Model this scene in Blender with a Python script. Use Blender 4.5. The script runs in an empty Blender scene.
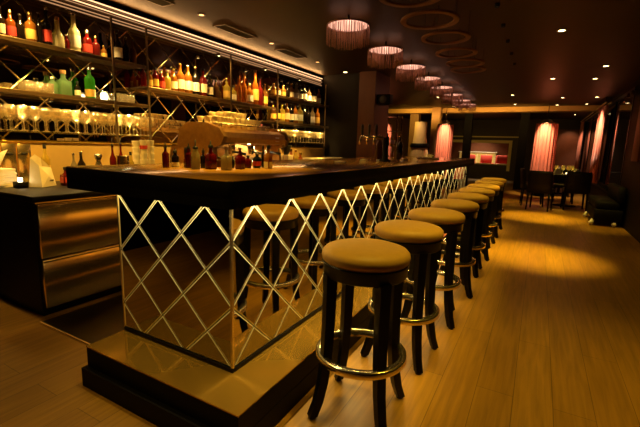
import bpy, bmesh, math, random
from mathutils import Vector, Matrix
random.seed(7)
sc = bpy.context.scene
COL = sc.collection
PI = math.pi
rad = math.radians

# ---------------------------------------------------------------- materials
def nd(nt, t, **kw):
    n = nt.nodes.new(t)
    for k, val in kw.items():
        if k in n.inputs: n.inputs[k].default_value = val
        else: setattr(n, k, val)
    return n

def mat(name, color, rough=.5, metal=0.0, trans=0.0, emit=None, estr=0.0, noise=0.0, nscale=20.0, bump=0.0, coat=0.0, spec=.5, subs=0.0, sheen=0.0, ior=1.45):
    m = bpy.data.materials.new(name); m.use_nodes = True
    nt = m.node_tree; b = nt.nodes['Principled BSDF']
    b.inputs['Base Color'].default_value = (*color, 1)
    b.inputs['Roughness'].default_value = rough
    b.inputs['Metallic'].default_value = metal
    b.inputs['Transmission Weight'].default_value = trans
    b.inputs['IOR'].default_value = ior
    b.inputs['Coat Weight'].default_value = coat
    b.inputs['Specular IOR Level'].default_value = spec
    b.inputs['Sheen Weight'].default_value = sheen
    if emit:
        b.inputs['Emission Color'].default_value = (*emit, 1)
        b.inputs['Emission Strength'].default_value = estr
    tc = nt.nodes.new('ShaderNodeTexCoord')
    n = nd(nt, 'ShaderNodeTexNoise', Scale=nscale, Detail=4.0)
    nt.links.new(tc.outputs['Object'], n.inputs['Vector'])
    if noise > 0:
        mx = nd(nt, 'ShaderNodeMix', data_type='RGBA')
        mx.inputs['A'].default_value = (*[c*(1-noise) for c in color], 1)
        mx.inputs['B'].default_value = (*[min(1, c*(1+noise)) for c in color], 1)
        nt.links.new(n.outputs['Fac'], mx.inputs['Factor'])
        nt.links.new(mx.outputs['Result'], b.inputs['Base Color'])
    if bump > 0:
        bp = nd(nt, 'ShaderNodeBump', Strength=bump, Distance=.01)
        nt.links.new(n.outputs['Fac'], bp.inputs['Height'])
        nt.links.new(bp.outputs['Normal'], b.inputs['Normal'])
    return m

def clear_glass(name, tint=(1, .95, .82), lo=.10, hi=.85, rough=.06, veil=.0):
    m = bpy.data.materials.new(name); m.use_nodes = True
    nt = m.node_tree; nt.nodes.clear()
    out = nt.nodes.new('ShaderNodeOutputMaterial')
    tr = nd(nt, 'ShaderNodeBsdfTransparent'); tr.inputs[0].default_value = (*tint, 1)
    gl = nd(nt, 'ShaderNodeBsdfGlossy', Roughness=rough); gl.inputs[0].default_value = (1, .97, .9, 1)
    lw = nd(nt, 'ShaderNodeLayerWeight', Blend=.45)
    mr = nd(nt, 'ShaderNodeMapRange'); mr.inputs['To Min'].default_value = lo; mr.inputs['To Max'].default_value = hi
    nt.links.new(lw.outputs['Facing'], mr.inputs['Value'])
    mx = nt.nodes.new('ShaderNodeMixShader')
    nt.links.new(mr.outputs['Result'], mx.inputs[0]); nt.links.new(tr.outputs[0], mx.inputs[1]); nt.links.new(gl.outputs[0], mx.inputs[2])
    df = nd(nt, 'ShaderNodeBsdfTranslucent'); df.inputs[0].default_value = (1, .93, .75, 1)
    m2 = nt.nodes.new('ShaderNodeMixShader'); m2.inputs[0].default_value = veil
    nt.links.new(mx.outputs[0], m2.inputs[1]); nt.links.new(df.outputs[0], m2.inputs[2])
    nt.links.new(m2.outputs[0], out.inputs[0])
    return m

def bottle_glass(name, color, trl=.42):
    """coloured glass: part of the light passes diffusely through it, the rest is a glossy skin over dark glass"""
    m = bpy.data.materials.new(name); m.use_nodes = True
    nt = m.node_tree; b = nt.nodes['Principled BSDF']; out = nt.nodes['Material Output']
    b.inputs['Base Color'].default_value = (*[c*.5 for c in color], 1)
    b.inputs['Roughness'].default_value = .08
    b.inputs['Coat Weight'].default_value = .6
    t = nt.nodes.new('ShaderNodeBsdfTranslucent'); t.inputs[0].default_value = (*color, 1)
    tp = nt.nodes.new('ShaderNodeBsdfTransparent'); tp.inputs[0].default_value = (*color, 1)
    m1 = nt.nodes.new('ShaderNodeMixShader'); m1.inputs[0].default_value = .35
    nt.links.new(t.outputs[0], m1.inputs[1]); nt.links.new(tp.outputs[0], m1.inputs[2])
    mx = nt.nodes.new('ShaderNodeMixShader'); mx.inputs[0].default_value = trl
    nt.links.new(b.outputs[0], mx.inputs[1]); nt.links.new(m1.outputs[0], mx.inputs[2])
    nt.links.new(mx.outputs[0], out.inputs[0])
    return m

def emitter(name, color, strength):
    m = mat(name, (0.02, .02, .02), emit=color, estr=strength)
    m.cycles.emission_sampling = 'NONE'
    return m

def wood_floor(name, c1, c2, rough, width=.178, x0=-.163):
    m = bpy.data.materials.new(name); m.use_nodes = True
    nt = m.node_tree; b = nt.nodes['Principled BSDF']
    tc = nt.nodes.new('ShaderNodeTexCoord'); sp = nt.nodes.new('ShaderNodeSeparateXYZ')
    nt.links.new(tc.outputs['Object'], sp.inputs[0])
    ad = nd(nt, 'ShaderNodeMath', operation='ADD'); ad.inputs[1].default_value = 20*width - x0
    nt.links.new(sp.outputs['X'], ad.inputs[0])
    ay = nd(nt, 'ShaderNodeMath', operation='ADD'); ay.inputs[1].default_value = 20.0
    nt.links.new(sp.outputs['Y'], ay.inputs[0])
    cb = nt.nodes.new('ShaderNodeCombineXYZ')
    nt.links.new(ay.outputs[0], cb.inputs[0]); nt.links.new(ad.outputs[0], cb.inputs[1])
    br = nd(nt, 'ShaderNodeTexBrick', offset=.37, offset_frequency=2)
    br.inputs['Color1'].default_value = (*c1, 1); br.inputs['Color2'].default_value = (*c2, 1)
    br.inputs['Mortar'].default_value = tuple(c*.35 for c in c1)+(1,)
    br.inputs['Scale'].default_value = 1.0; br.inputs['Mortar Size'].default_value = .0018; br.inputs['Mortar Smooth'].default_value = .3
    br.inputs['Bias'].default_value = 0.0; br.inputs['Brick Width'].default_value = 1.9; br.inputs['Row Height'].default_value = width
    nt.links.new(cb.outputs[0], br.inputs['Vector'])
    mp = nd(nt, 'ShaderNodeMapping'); mp.inputs['Scale'].default_value = (38, 2.2, 1)
    nt.links.new(tc.outputs['Object'], mp.inputs['Vector'])
    ns = nd(nt, 'ShaderNodeTexNoise', Scale=1.0, Detail=6.0, Distortion=.6)
    nt.links.new(mp.outputs[0], ns.inputs['Vector'])
    mr = nd(nt, 'ShaderNodeMapRange'); mr.inputs['From Min'].default_value = .3; mr.inputs['From Max'].default_value = .7
    mr.inputs['To Min'].default_value = .72; mr.inputs['To Max'].default_value = 1.15
    nt.links.new(ns.outputs['Fac'], mr.inputs['Value'])
    mx = nd(nt, 'ShaderNodeMix', data_type='RGBA', blend_type='MULTIPLY'); mx.inputs['Factor'].default_value = 1
    nt.links.new(br.outputs['Color'], mx.inputs['A']); nt.links.new(mr.outputs['Result'], mx.inputs['B'])
    nt.links.new(mx.outputs['Result'], b.inputs['Base Color'])
    b.inputs['Roughness'].default_value = rough
    bp = nd(nt, 'ShaderNodeBump', Strength=.25, Distance=.004)
    nt.links.new(br.outputs['Fac'], bp.inputs['Height']); bp.invert = True
    nt.links.new(bp.outputs['Normal'], b.inputs['Normal'])
    return m

M = {}
M['floor'] = wood_floor('oak_planks', (.42, .215, .024), (.33, .160, .017), .38)
M['aisle'] = mat('dark_aisle_floor', (.007, .004, .002), .3, noise=.3)
M['ceiling'] = mat('dark_ceiling_paint', (.034, .018, .007), .5, noise=.15, nscale=3, spec=.12)
M['wall'] = mat('dark_wall', (.008, .005, .004), .6, spec=.15, noise=.2, nscale=5)
M['wall_far'] = mat('far_wall_paint', (.03, .018, .012), .6, noise=.2)
M['lounge'] = mat('brown_lounge_wall', (.20, .10, .035), .6, noise=.2)
M['panel_wood'] = mat('red_brown_panel', (.10, .026, .009), .5, noise=.25, nscale=6)
M['beam'] = mat('amber_beam_paint', (.42, .23, .07), .6, noise=.1)
M['black'] = mat('black_matte', (.004, .003, .0025), .6, spec=.15, noise=.2)
M['blackwood'] = mat('black_stained_wood', (.004, .0028, .002), .35, spec=.22, noise=.3, nscale=40)
M['counter'] = mat('brown_counter', (.38, .17, .03), .18, noise=.3, nscale=14, coat=.2)
M['fascia'] = mat('black_fascia', (.003, .0025, .002), .7, spec=.08, noise=.2)
M['mirror'] = mat('bronze_mirror', (.60, .52, .38), .015, 1.0)
M['bevel'] = mat('bevelled_mirror_edge', (.95, .91, .64), .3, .3)
M['wallmirror'] = mat('dark_mirror', (.42, .36, .27), .02, 1.0)
M['wallbevel'] = mat('wall_mirror_bevel', (.85, .76, .50), .14, 1.0)
M['brass'] = mat('brushed_brass', (.56, .32, .045), .12, .7)
M['brass'].node_tree.nodes['Principled BSDF'].inputs['Coat Roughness'].default_value = .02
M['steel'] = mat('brushed_steel', (.80, .58, .25), .2, .95, noise=.05, nscale=25)
M['steelmatte'] = mat('matte_steel', (.70, .47, .17), .5, .4, noise=.06, nscale=25)
M['chrome'] = mat('polished_ring_metal', (.9, .74, .44), .2, .95)
M['leather'] = mat('tan_leather', (.50, .285, .055), .5, spec=.3, noise=.12, nscale=30, bump=.08)
M['darkleather'] = mat('dark_brown_leather', (.010, .005, .003), .5, spec=.25, noise=.3, nscale=30, bump=.1)
M['led'] = emitter('warm_led_strip', (1, .52, .24), 2.2)
M['led_soft'] = emitter('soft_warm_led_strip', (1, .48, .20), .55)
M['led_hidden'] = emitter('shelf_led', (1, .72, .3), 6.0)
M['lamp'] = emitter('lit_lamp_lens', (1, .74, .30), 14.0)
M['lampdim'] = emitter('dim_lamp_lens', (1, .50, .18), 4.0)
M['trim'] = mat('bronze_trim', (.10, .06, .03), .35, .8)
M['vent'] = mat('vent_metal', (.03, .025, .02), .5, .3)
M['shelf'] = mat('bronze_shelf', (.16, .10, .05), .3, .6, noise=.2)
M['shelfglass'] = clear_glass('shelf_glass', (.8, .86, .72), .12, .6)
M['glass'] = clear_glass('drinking_glass', (1, .93, .76), .22, .9, .10, .18)
M['cream'] = mat('cream_paper', (.80, .68, .42), .7, noise=.1)
M['white'] = mat('white_label_paper', (.92, .86, .70), .6, noise=.06)
M['whiteplastic'] = mat('white_plastic', (.85, .82, .75), .4)
M['gold_label'] = mat('gold_label_paper', (.75, .48, .10), .5, noise=.2)
M['red_label'] = mat('red_label_paper', (.65, .06, .04), .5, noise=.2)
M['ink'] = mat('dark_ink', (.03, .02, .015), .7)
M['cap_silver'] = mat('silver_cap', (.85, .8, .7), .25, 1.0)
M['cap_black'] = mat('black_cap', (.015, .012, .01), .4)
M['cap_gold'] = mat('gold_cap', (.8, .52, .14), .25, 1.0)
M['cork'] = mat('cork', (.4, .22, .10), .8, noise=.3)
G = {
 'amber': bottle_glass('amber_glass', (.52, .19, .02)),
 'orange': bottle_glass('orange_glass', (.46, .11, .01)),
 'red': bottle_glass('red_glass', (.32, .012, .010)),
 'darkred': bottle_glass('dark_red_glass', (.28, .02, .015), .4),
 'green': bottle_glass('green_glass', (.12, .62, .05), .6),
 'palegreen': bottle_glass('pale_green_glass', (.45, .72, .45), .65),
 'dark': bottle_glass('dark_glass', (.03, .018, .010), .3),
 'brown': bottle_glass('brown_glass', (.22, .09, .025), .45),
 'frost': bottle_glass('frosted_glass', (.95, .90, .55), .3),
 'yellow': bottle_glass('yellow_glass', (.80, .62, .12), .6),
 'clear': bottle_glass('clear_glass_bottle', (.60, .50, .32), .6),
 'blue': bottle_glass('dark_blue_glass', (.02, .025, .06), .3),
}
G['frost'].node_tree.nodes['Principled BSDF'].inputs['Base Color'].default_value = (.85, .78, .45, 1)
M['fringe'] = mat('bronze_chain_fringe', (.30, .14, .09), .4, .5, noise=.3, nscale=60)
M['fringe_top'] = emitter('pendant_diffuser', (1, .46, .30), 1.5)
M['hoop'] = mat('bronze_mesh_hoop', (.17, .075, .025), .55, .3, noise=.5, nscale=120)
M['cable'] = mat('black_cable', (.01, .008, .007), .5)
M['curtain'] = mat('red_curtain', (.62, .17, .10), .75, noise=.25, nscale=9, sheen=.3)
M['tandrape'] = mat('tan_drape', (.60, .40, .18), .7, noise=.12, nscale=9)
M['pane'] = mat('night_window_pane', (.006, .006, .008), .04, spec=.6)
M['redchair'] = mat('red_upholstery', (.5, .04, .03), .6, noise=.2)
M['frame_yellow'] = mat('yellow_painted_frame', (.62, .50, .18), .5, noise=.1)
M['candle'] = emitter('candle_glow', (1, .8, .5), 14.0)
M['machine'] = mat('bronze_machine_body', (.40, .22, .06), .38, .95, noise=.35, nscale=22)

# ---------------------------------------------------------------- mesh builder
class MB:
    def __init__(s): s.v = []; s.f = []; s.m = []; s.sm = []
    def add(s, vs, fs, mi=0, smooth=False):
        o = len(s.v); s.v += [tuple(p) for p in vs]
        for f in fs: s.f.append([o+i for i in f]); s.m.append(mi); s.sm.append(smooth)
        return s
    def box(s, x0, x1, y0, y1, z0, z1, mi=0):
        vs = [(x, y, z) for x in (x0, x1) for y in (y0, y1) for z in (z0, z1)]
        return s.add(vs, [(0,1,3,2),(4,6,7,5),(0,4,5,1),(2,3,7,6),(0,2,6,4),(1,5,7,3)], mi)
    def obox(s, c, u, v, w, mi=0):
        c, u, v, w = map(Vector, (c, u, v, w))
        vs = [c+a*u+b*v+d*w for a in (-1,1) for b in (-1,1) for d in (-1,1)]
        return s.add(vs, [(0,1,3,2),(4,6,7,5),(0,4,5,1),(2,3,7,6),(0,2,6,4),(1,5,7,3)], mi)
    def rbox(s, x0, x1, y0, y1, z0, z1, r=.01, seg=3, mi=0, ease=None):
        """box whose four vertical edges are rounded and whose top and bottom rims are eased"""
        r = min(r, (x1-x0)/2*.98, (y1-y0)/2*.98); e = ease if ease is not None else min(r*.5, (z1-z0)*.3)
        def ring(z, ins):
            out = []
            for cx, cy, a0 in ((x1-r, y1-r, 0), (x0+r, y1-r, 90), (x0+r, y0+r, 180), (x1-r, y0+r, 270)):
                for k in range(seg+1):
                    a = rad(a0+90*k/seg); out.append((cx+(r-ins)*math.cos(a), cy+(r-ins)*math.sin(a), z))
            return out
        rings = [ring(z0, e), ring(z0+e, 0), ring(z1-e, 0), ring(z1, e)]
        n = len(rings[0]); vs = sum(rings, []); fs = []
        for k in range(3):
            for i in range(n): j = (i+1) % n; fs.append((k*n+i, k*n+j, (k+1)*n+j, (k+1)*n+i))
        fs.append(tuple(reversed(range(n)))); fs.append(tuple(3*n+i for i in range(n)))
        return s.add(vs, fs, mi, True)
    def lathe(s, prof, cx=0, cy=0, cz=0, seg=20, mi=0, smooth=True, cap=True):
        vs = []; fs = []; n = len(prof)
        for r, z in prof:
            for k in range(seg):
                a = 2*PI*k/seg; vs.append((cx+r*math.cos(a), cy+r*math.sin(a), cz+z))
        for i in range(n-1):
            for k in range(seg):
                j = (k+1) % seg; fs.append((i*seg+k, i*seg+j, (i+1)*seg+j, (i+1)*seg+k))
        s.add(vs, fs, mi, smooth)
        if cap:
            if prof[0][0] > 1e-5: s.add([vs[k] for k in range(seg)], [tuple(reversed(range(seg)))], mi)
            if prof[-1][0] > 1e-5: s.add([vs[(n-1)*seg+k] for k in range(seg)], [tuple(range(seg))], mi)
        return s
    def tube(s, pts, r, seg=10, mi=0, closed=False, flat=1.0):
        pts = [Vector(p) for p in pts]; n = len(pts); rs = r if isinstance(r, (list, tuple)) else [r]*n
        vs = []; fs = []; up = None
        for i, p in enumerate(pts):
            if closed: t = pts[(i+1) % n]-pts[i-1]
            else: t = pts[min(i+1, n-1)]-pts[max(i-1, 0)]
            t.normalize()
            if up is None:
                up = Vector((0,0,1)) if abs(t.z) < .9 else Vector((1,0,0))
            a = t.cross(up); a.normalize(); b = a.cross(t); up = b.copy()
            for k in range(seg):
                q = 2*PI*k/seg; vs.append(p+a*(rs[i]*math.cos(q))+b*(rs[i]*flat*math.sin(q)))
        m = n if closed else n-1
        for i in range(m):
            for k in range(seg):
                j = (k+1) % seg; i2 = (i+1) % n
                fs.append((i*seg+k, i*seg+j, i2*seg+j, i2*seg+k))
        if not closed:
            fs.append(tuple(reversed(range(seg)))); fs.append(tuple((n-1)*seg+k for k in range(seg)))
        return s.add(vs, fs, mi, True)
    def prism(s, poly, y0, y1, mi=0):
        """poly in (x, z) swept along y"""
        n = len(poly); vs = [(x, y0, z) for x, z in poly]+[(x, y1, z) for x, z in poly]
        fs = [(i, (i+1) % n, n+(i+1) % n, n+i) for i in range(n)]+[tuple(reversed(range(n))), tuple(range(n, 2*n))]
        return s.add(vs, fs, mi)
    def build(s, name, mats, parent=None, fix=True):
        me = bpy.data.meshes.new(name); me.from_pydata(s.v, [], s.f)
        mats = mats if isinstance(mats, (list, tuple)) else [mats]
        for m in mats: me.materials.append(m)
        me.polygons.foreach_set('material_index', s.m); me.polygons.foreach_set('use_smooth', s.sm)
        if fix:
            bm = bmesh.new(); bm.from_mesh(me); bmesh.ops.recalc_face_normals(bm, faces=bm.faces); bm.to_mesh(me); bm.free()
        me.update()
        o = bpy.data.objects.new(name, me); COL.objects.link(o)
        if parent is not None: o.parent = parent
        return o

def tag(o, label, cat, group=None):
    o['label'] = label; o['category'] = cat
    if group: o['group'] = group
    return o
def thing(name, label, cat, loc=(0,0,0), rz=0, group=None):
    o = bpy.data.objects.new(name, None); COL.objects.link(o); o.empty_display_size = .05
    o.location = loc; o.rotation_euler = (0, 0, rz)
    return tag(o, label, cat, group)
def struct(o): o['kind'] = 'structure'; return o
def copy_tree(o, parent=None):
    c = o.copy(); COL.objects.link(c)
    if parent is not None: c.parent = parent
    for ch in o.children: copy_tree(ch, c)
    return c
def dup(o, loc, rz, label, group=None):
    c = copy_tree(o); c.location = loc; c.rotation_euler = (0, 0, rz); c['label'] = label
    if group: c['group'] = group
    return c
ORD = ['first','second','third','fourth','fifth','sixth','seventh','eighth','ninth','tenth','eleventh','twelfth','thirteenth','fourteenth','fifteenth','sixteenth','seventeenth','eighteenth','nineteenth','twentieth','twenty-first','twenty-second']

# ---------------------------------------------------------------- camera
cam = bpy.data.cameras.new('camera'); co = bpy.data.objects.new('camera', cam); COL.objects.link(co)
yaw, pitch, roll, F = .5044, .172, .0307, 389.73
cy, sy, cp, sp_ = math.cos(yaw), math.sin(yaw), math.cos(pitch), math.sin(pitch)
fw = Vector((-sy*cp, cy*cp, -sp_)); r_ = Vector((cy, sy, 0)); u_ = r_.cross(fw)
r2 = r_*math.cos(roll)+u_*math.sin(roll); u2 = -r_*math.sin(roll)+u_*math.cos(roll)
co.matrix_world = Matrix(((r2.x, u2.x, -fw.x, 0), (r2.y, u2.y, -fw.y, 0), (r2.z, u2.z, -fw.z, 1.248), (0,0,0,1)))
cam.sensor_width = 36; cam.sensor_fit = 'HORIZONTAL'; cam.lens = F/640*36; cam.clip_start = .02; cam.clip_end = 100
sc.camera = co

# ---------------------------------------------------------------- dimensions
CZ = 2.60                     # ceiling
WX0, WX1 = -4.0, 1.40         # left and right walls
FY0, FY1 = -3.5, 19.0         # rear and far walls
ZT, ZF, ZB = 1.105, .994, .21  # counter top, counter underside, plinth top
BX0, BX1, BY0, BY1 = -1.897, -1.122, 1.25, 7.45

# ---------------------------------------------------------------- shell
struct(MB().box(WX0-1.6, WX1+.15, FY0-.15, 23, -.1, 0).build('floor', M['floor']))
struct(MB().box(-2.85, -2.1, 1.27, 7.3, 0, .006).build('floor_aisle', M['aisle']))
struct(MB().box(-2.85, -1.92, 1.258, 1.268, 0, .010).build('trim_threshold', M['steelmatte']))
struct(MB().box(WX0-1.6, WX1+.15, FY0-.15, 23, CZ, CZ+.1).build('ceiling', M['ceiling']))
struct(MB().box(WX0-.15, WX0, FY0, 6.95, 0, CZ).build('wall_left', M['wall']))
struct(MB().box(WX0-1.6, WX0-1.5, 7.6, 22.9, 0, CZ).build('wall_lounge_left', M['lounge']))
struct(MB().box(WX0-1.5, WX0-.15, 6.95, 7.6, 0, CZ).build('wall_return', M['wall']))
# right wall with two window openings
w = MB(); w.box(WX1, WX1+.15, FY0, 9.3, 0, CZ); w.box(WX1, WX1+.15, 9.3, 18.3, 0, .5); w.box(WX1, WX1+.15, 9.3, 18.3, 2.5, CZ)
w.box(WX1, WX1+.15, 13.6, 13.9, .5, 2.5); w.box(WX1, WX1+.15, 18.3, FY1, 0, CZ)
struct(w.build('wall_right', M['wall']))
for i, (a, b) in enumerate(((9.3, 13.6), (13.9, 18.3))):
    f = MB(); t = .05
    f.box(WX1-.01, WX1+.05, a, a+t, .5, 2.5); f.box(WX1-.01, WX1+.05, b-t, b, .5, 2.5)
    f.box(WX1-.01, WX1+.05, a+t, b-t, .5, .5+t); f.box(WX1-.01, WX1+.05, a+t, b-t, 2.5-t, 2.5)
    f.box(WX1, WX1+.04, (a+b)/2-.02, (a+b)/2+.02, .5+t, 2.5-t)
    wo = struct(f.build('window_%d' % (i+1), M['blackwood']))
    MB().box(WX1+.015, WX1+.022, a+t, b-t, .5+t, 2.5-t).build('pane', M['pane'], wo)
    MB().box(WX1-.09, WX1+.0, a-.05, b+.05, .46, .498).build('sill', M['blackwood'], wo)
struct(MB().box(WX0-.15, WX1+.15, FY0-.15, FY0, 0, CZ).build('wall_rear', M['wall']))
# far wall with a wide opening into the next room
OX0, OX1, OZ0, OZ1 = -3.7, -1.22, .70, 1.60
w = MB(); w.box(WX0-1.5, OX0, FY1, FY1+.15, 0, CZ); w.box(OX1, WX1+.15, FY1, FY1+.15, 0, CZ)
w.box(OX0, OX1, FY1, FY1+.15, 0, OZ0); w.box(OX0, OX1, FY1, FY1+.15, OZ1, CZ)
struct(w.build('wall_far', M['wall_far']))
f = MB(); f.box(OX0, OX1+.12, FY1-.05, FY1-.002, OZ1, OZ1+.12); f.box(OX1, OX1+.12, FY1-.05, FY1-.002, OZ0-.3, OZ1)
f.box(OX0, OX1, FY1-.05, FY1-.002, OZ0-.05, OZ0)
struct(f.build('trim_1', M['frame_yellow']))
struct(MB().box(OX0, OX1+.4, FY1-.04, FY1-.002, 1.84, 1.89).build('trim_2', M['frame_yellow']))
struct(MB().box(WX0-1.6, WX1, 22.8, 22.9, 0, CZ).build('wall_next_room', M['panel_wood']))
struct(MB().box(.55, 1.33, FY1-.04, FY1-.002, .3, 2.2).build('trim_3', M['panel_wood']))
struct(MB().box(WX0-1.5, WX1, 13.6, 14.1, 2.46, CZ).build('ceiling_beam', M['beam']))
# dark pillars
struct(MB().box(-4.0, -3.05, 6.95, 7.6, 0, CZ).build('pillar_1', M['wall']))
struct(MB().box(-3.04, -2.72, 6.85, 7.6, 0, CZ).build('pillar_2', M['panel_wood']))
struct(MB().box(-2.42, -2.17, 14.6, 14.85, 0, CZ).build('pillar_3', M['black']))
struct(MB().box(-.68, -.42, 14.6, 14.85, 0, CZ).build('pillar_4', M['black']))

# ---------------------------------------------------------------- diamond mirror panels
def clip(poly, ids, n, d, pid):
    """keep n.p <= d of a convex polygon; ids[i] names the half-plane of edge i -> i+1"""
    out = []; oid = []; k = len(poly)
    for i in range(k):
        a, b = poly[i], poly[(i+1) % k]
        da, db = n[0]*a[0]+n[1]*a[1]-d, n[0]*b[0]+n[1]*b[1]-d
        if da <= 1e-9:
            out.append(a); oid.append(ids[i])
            if db > 1e-9:
                t = da/(da-db); out.append((a[0]+t*(b[0]-a[0]), a[1]+t*(b[1]-a[1]))); oid.append(pid)
        elif db <= 1e-9:
            t = da/(da-db); out.append((a[0]+t*(b[0]-a[0]), a[1]+t*(b[1]-a[1]))); oid.append(ids[i])
    # drop doubles
    p2 = []; i2 = []
    for p, q in zip(out, oid):
        if p2 and (abs(p[0]-p2[-1][0])+abs(p[1]-p2[-1][1])) < 1e-7: i2[-1] = q; continue
        p2.append(p); i2.append(q)
    return p2, i2
def cell(cu, cv, hw, hh, U0, U1, V0, V1, inset):
    L = math.hypot(hw, hh); poly = [(-99,-99),(99,-99),(99,99),(-99,99)]; ids = [-1]*4
    for q, (su, sv) in enumerate(((1,1),(-1,1),(-1,-1),(1,-1))):
        n = (su*hh/L, sv*hw/L); d = n[0]*cu+n[1]*cv+hw*hh/L-inset
        poly, ids = clip(poly, ids, n, d, q)
        if len(poly) < 3: return [], []
    for q, (n, d) in enumerate((((1,0), U1), ((-1,0), -U0), ((0,1), V1), ((0,-1), -V0))):
        poly, ids = clip(poly, ids, n, d-inset, 4+q)
        if len(poly) < 3: return [], []
    return poly, ids
def diamonds(place, U0, U1, V0, V1, cu0, cv0, hw, hh, bw, depth, gap=.0008):
    mb = MB()
    ni = int((U1-U0)/hw)+3; nj = int((V1-V0)/hh)+3
    i0 = int((U0-cu0)/hw)-1; j0 = int((V0-cv0)/hh)-1
    for i in range(i0, i0+ni+1):
        for j in range(j0, j0+nj+1):
            if (i+j) % 2: continue
            cu, cv = cu0+i*hw, cv0+j*hh
            po, io = cell(cu, cv, hw, hh, U0, U1, V0, V1, gap)
            if len(po) < 3: continue
            ar = abs(sum(po[k][0]*po[(k+1) % len(po)][1]-po[(k+1) % len(po)][0]*po[k][1] for k in range(len(po))))/2
            if ar < 2e-4: continue
            pi_, ii = cell(cu, cv, hw, hh, U0, U1, V0, V1, gap+bw)
            if len(pi_) >= 3:
                mb.add([place(u, v, 0) for u, v in pi_], [tuple(range(len(pi_)))], 0)
            for k, q in enumerate(io):
                a, b = po[k], po[(k+1) % len(po)]
                if q in ii:
                    m = ii.index(q); a2, b2 = pi_[m], pi_[(m+1) % len(pi_)]
                else:
                    if len(pi_) < 3: continue
                    b2 = a2 = min(pi_, key=lambda p: (p[0]-(a[0]+b[0])/2)**2+(p[1]-(a[1]+b[1])/2)**2)
                if (a2[0]-b2[0])**2+(a2[1]-b2[1])**2 < 1e-12:
                    mb.add([place(*a, -depth), place(*b, -depth), place(*b2, 0)], [(0,1,2)], 1)
                else:
                    mb.add([place(*a, -depth), place(*b, -depth), place(*b2, 0), place(*a2, 0)], [(0,1,2,3)], 1)
    return mb

# ---------------------------------------------------------------- the bar
bar = thing('bar_counter', 'long bar counter with diamond mirror front, black fascia and gold plinth', 'bar counter', (0,0,0))
ZS = 1.036                    # underside of the slab behind the fascia lip
MB().box(BX0+.012, BX1-.012, BY0+.012, BY1, ZB, ZS).build('carcass', M['black'], bar)
mb = MB().rbox(-2.135, -1.011, 1.116, BY1+.10, ZS, ZT-.004, .035, 5, ease=.0005)
def lip_ring(ins, z):
    r = .035; out = []
    for cx, cy, a0 in ((-1.011-r, BY1+.10-r, 0), (-2.135+r, BY1+.10-r, 90), (-2.135+r, 1.116+r, 180), (-1.011-r, 1.116+r, 270)):
        for k in range(6):
            a = rad(a0+18*k); out.append((cx+(r-ins)*math.cos(a), cy+(r-ins)*math.sin(a), z))
    return out
rg = [lip_ring(0, ZS), lip_ring(0, ZF), lip_ring(.020, ZF), lip_ring(.020, ZS)]
mb.add(sum(rg, []), [(q*24+i, q*24+(i+1) % 24, (q+1)*24+(i+1) % 24, (q+1)*24+i) for q in range(3) for i in range(24)])
mb.build('fascia', M['fascia'], bar)
MB().rbox(-2.133, -1.013, 1.118, BY1+.098, ZT-.004, ZT, .035, 5, ease=.0015).build('countertop', M['counter'], bar)
diamonds(lambda u, v, d: (BX1+d, u, v), BY0, BY1, ZB+.022, ZS, BY0, .675, .155, .15, .0060, .0024, .0020).build('front_mirror', [M['mirror'], M['bevel']], bar, fix=False)
diamonds(lambda u, v, d: (u, BY0-d, v), BX0, BX1, ZB+.022, ZS, BX1, .675, .155, .15, .0060, .0024, .0020).build('end_mirror', [M['mirror'], M['bevel']], bar, fix=False)
MB().box(BX1-.008, BX1+.004, BY0-.004, BY0+.008, ZB+.02, ZS).build('corner_edge', M['chrome'], bar)
MB().box(BX0-.006, BX0+.002, BY0-.004, BY0+.01, ZB+.02, ZS).build('corner_edge', M['chrome'], bar)
s = MB(); s.box(BX0, BX1+.004, BY0-.006, BY0+.01, ZB, ZB+.021); s.box(BX1-.01, BX1+.006, BY0+.01, BY1, ZB, ZB+.021)
s.build('kick_strip', M['black'], bar)
MB().box(-1.060, -1.042, 1.16, BY1, ZS-.008, ZS-.0005).build('led_strip', M['led_hidden'], bar)
MB().box(-1.95, -1.07, 1.148, 1.166, ZS-.008, ZS-.0005).build('led_strip', M['led_hidden'], bar)
MB().box(-2.05, -2.03, 1.30, BY1, ZS-.008, ZS-.0005).build('led_strip', M['led_hidden'], bar)
p = MB(); p.box(BX0-.01, -.908, 1.040, BY1+.1, .10, ZB-.006); p.box(BX0-.02, -.905, 1.012, BY1+.1, 0, .10)
p.build('plinth', M['black'], bar)
p = MB(); p.box(BX0-.01, -.906, 1.038, BY0+.02, ZB-.006, ZB); p.box(BX1-.02, -.906, BY0+.02, BY1+.1, ZB-.006, ZB)
p.build('plinth_top', M['brass'], bar)['label'] = 'gold polished plinth top'

MB().rbox(BX0-.10, BX0-.001, BY0+.06, BY1, .52, .90, .01, 2).build('added_bounce_panel', M['steelmatte'], bar)  # unseen panel added on the aisle side, mirrored as brightness in the drawer fronts

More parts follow.
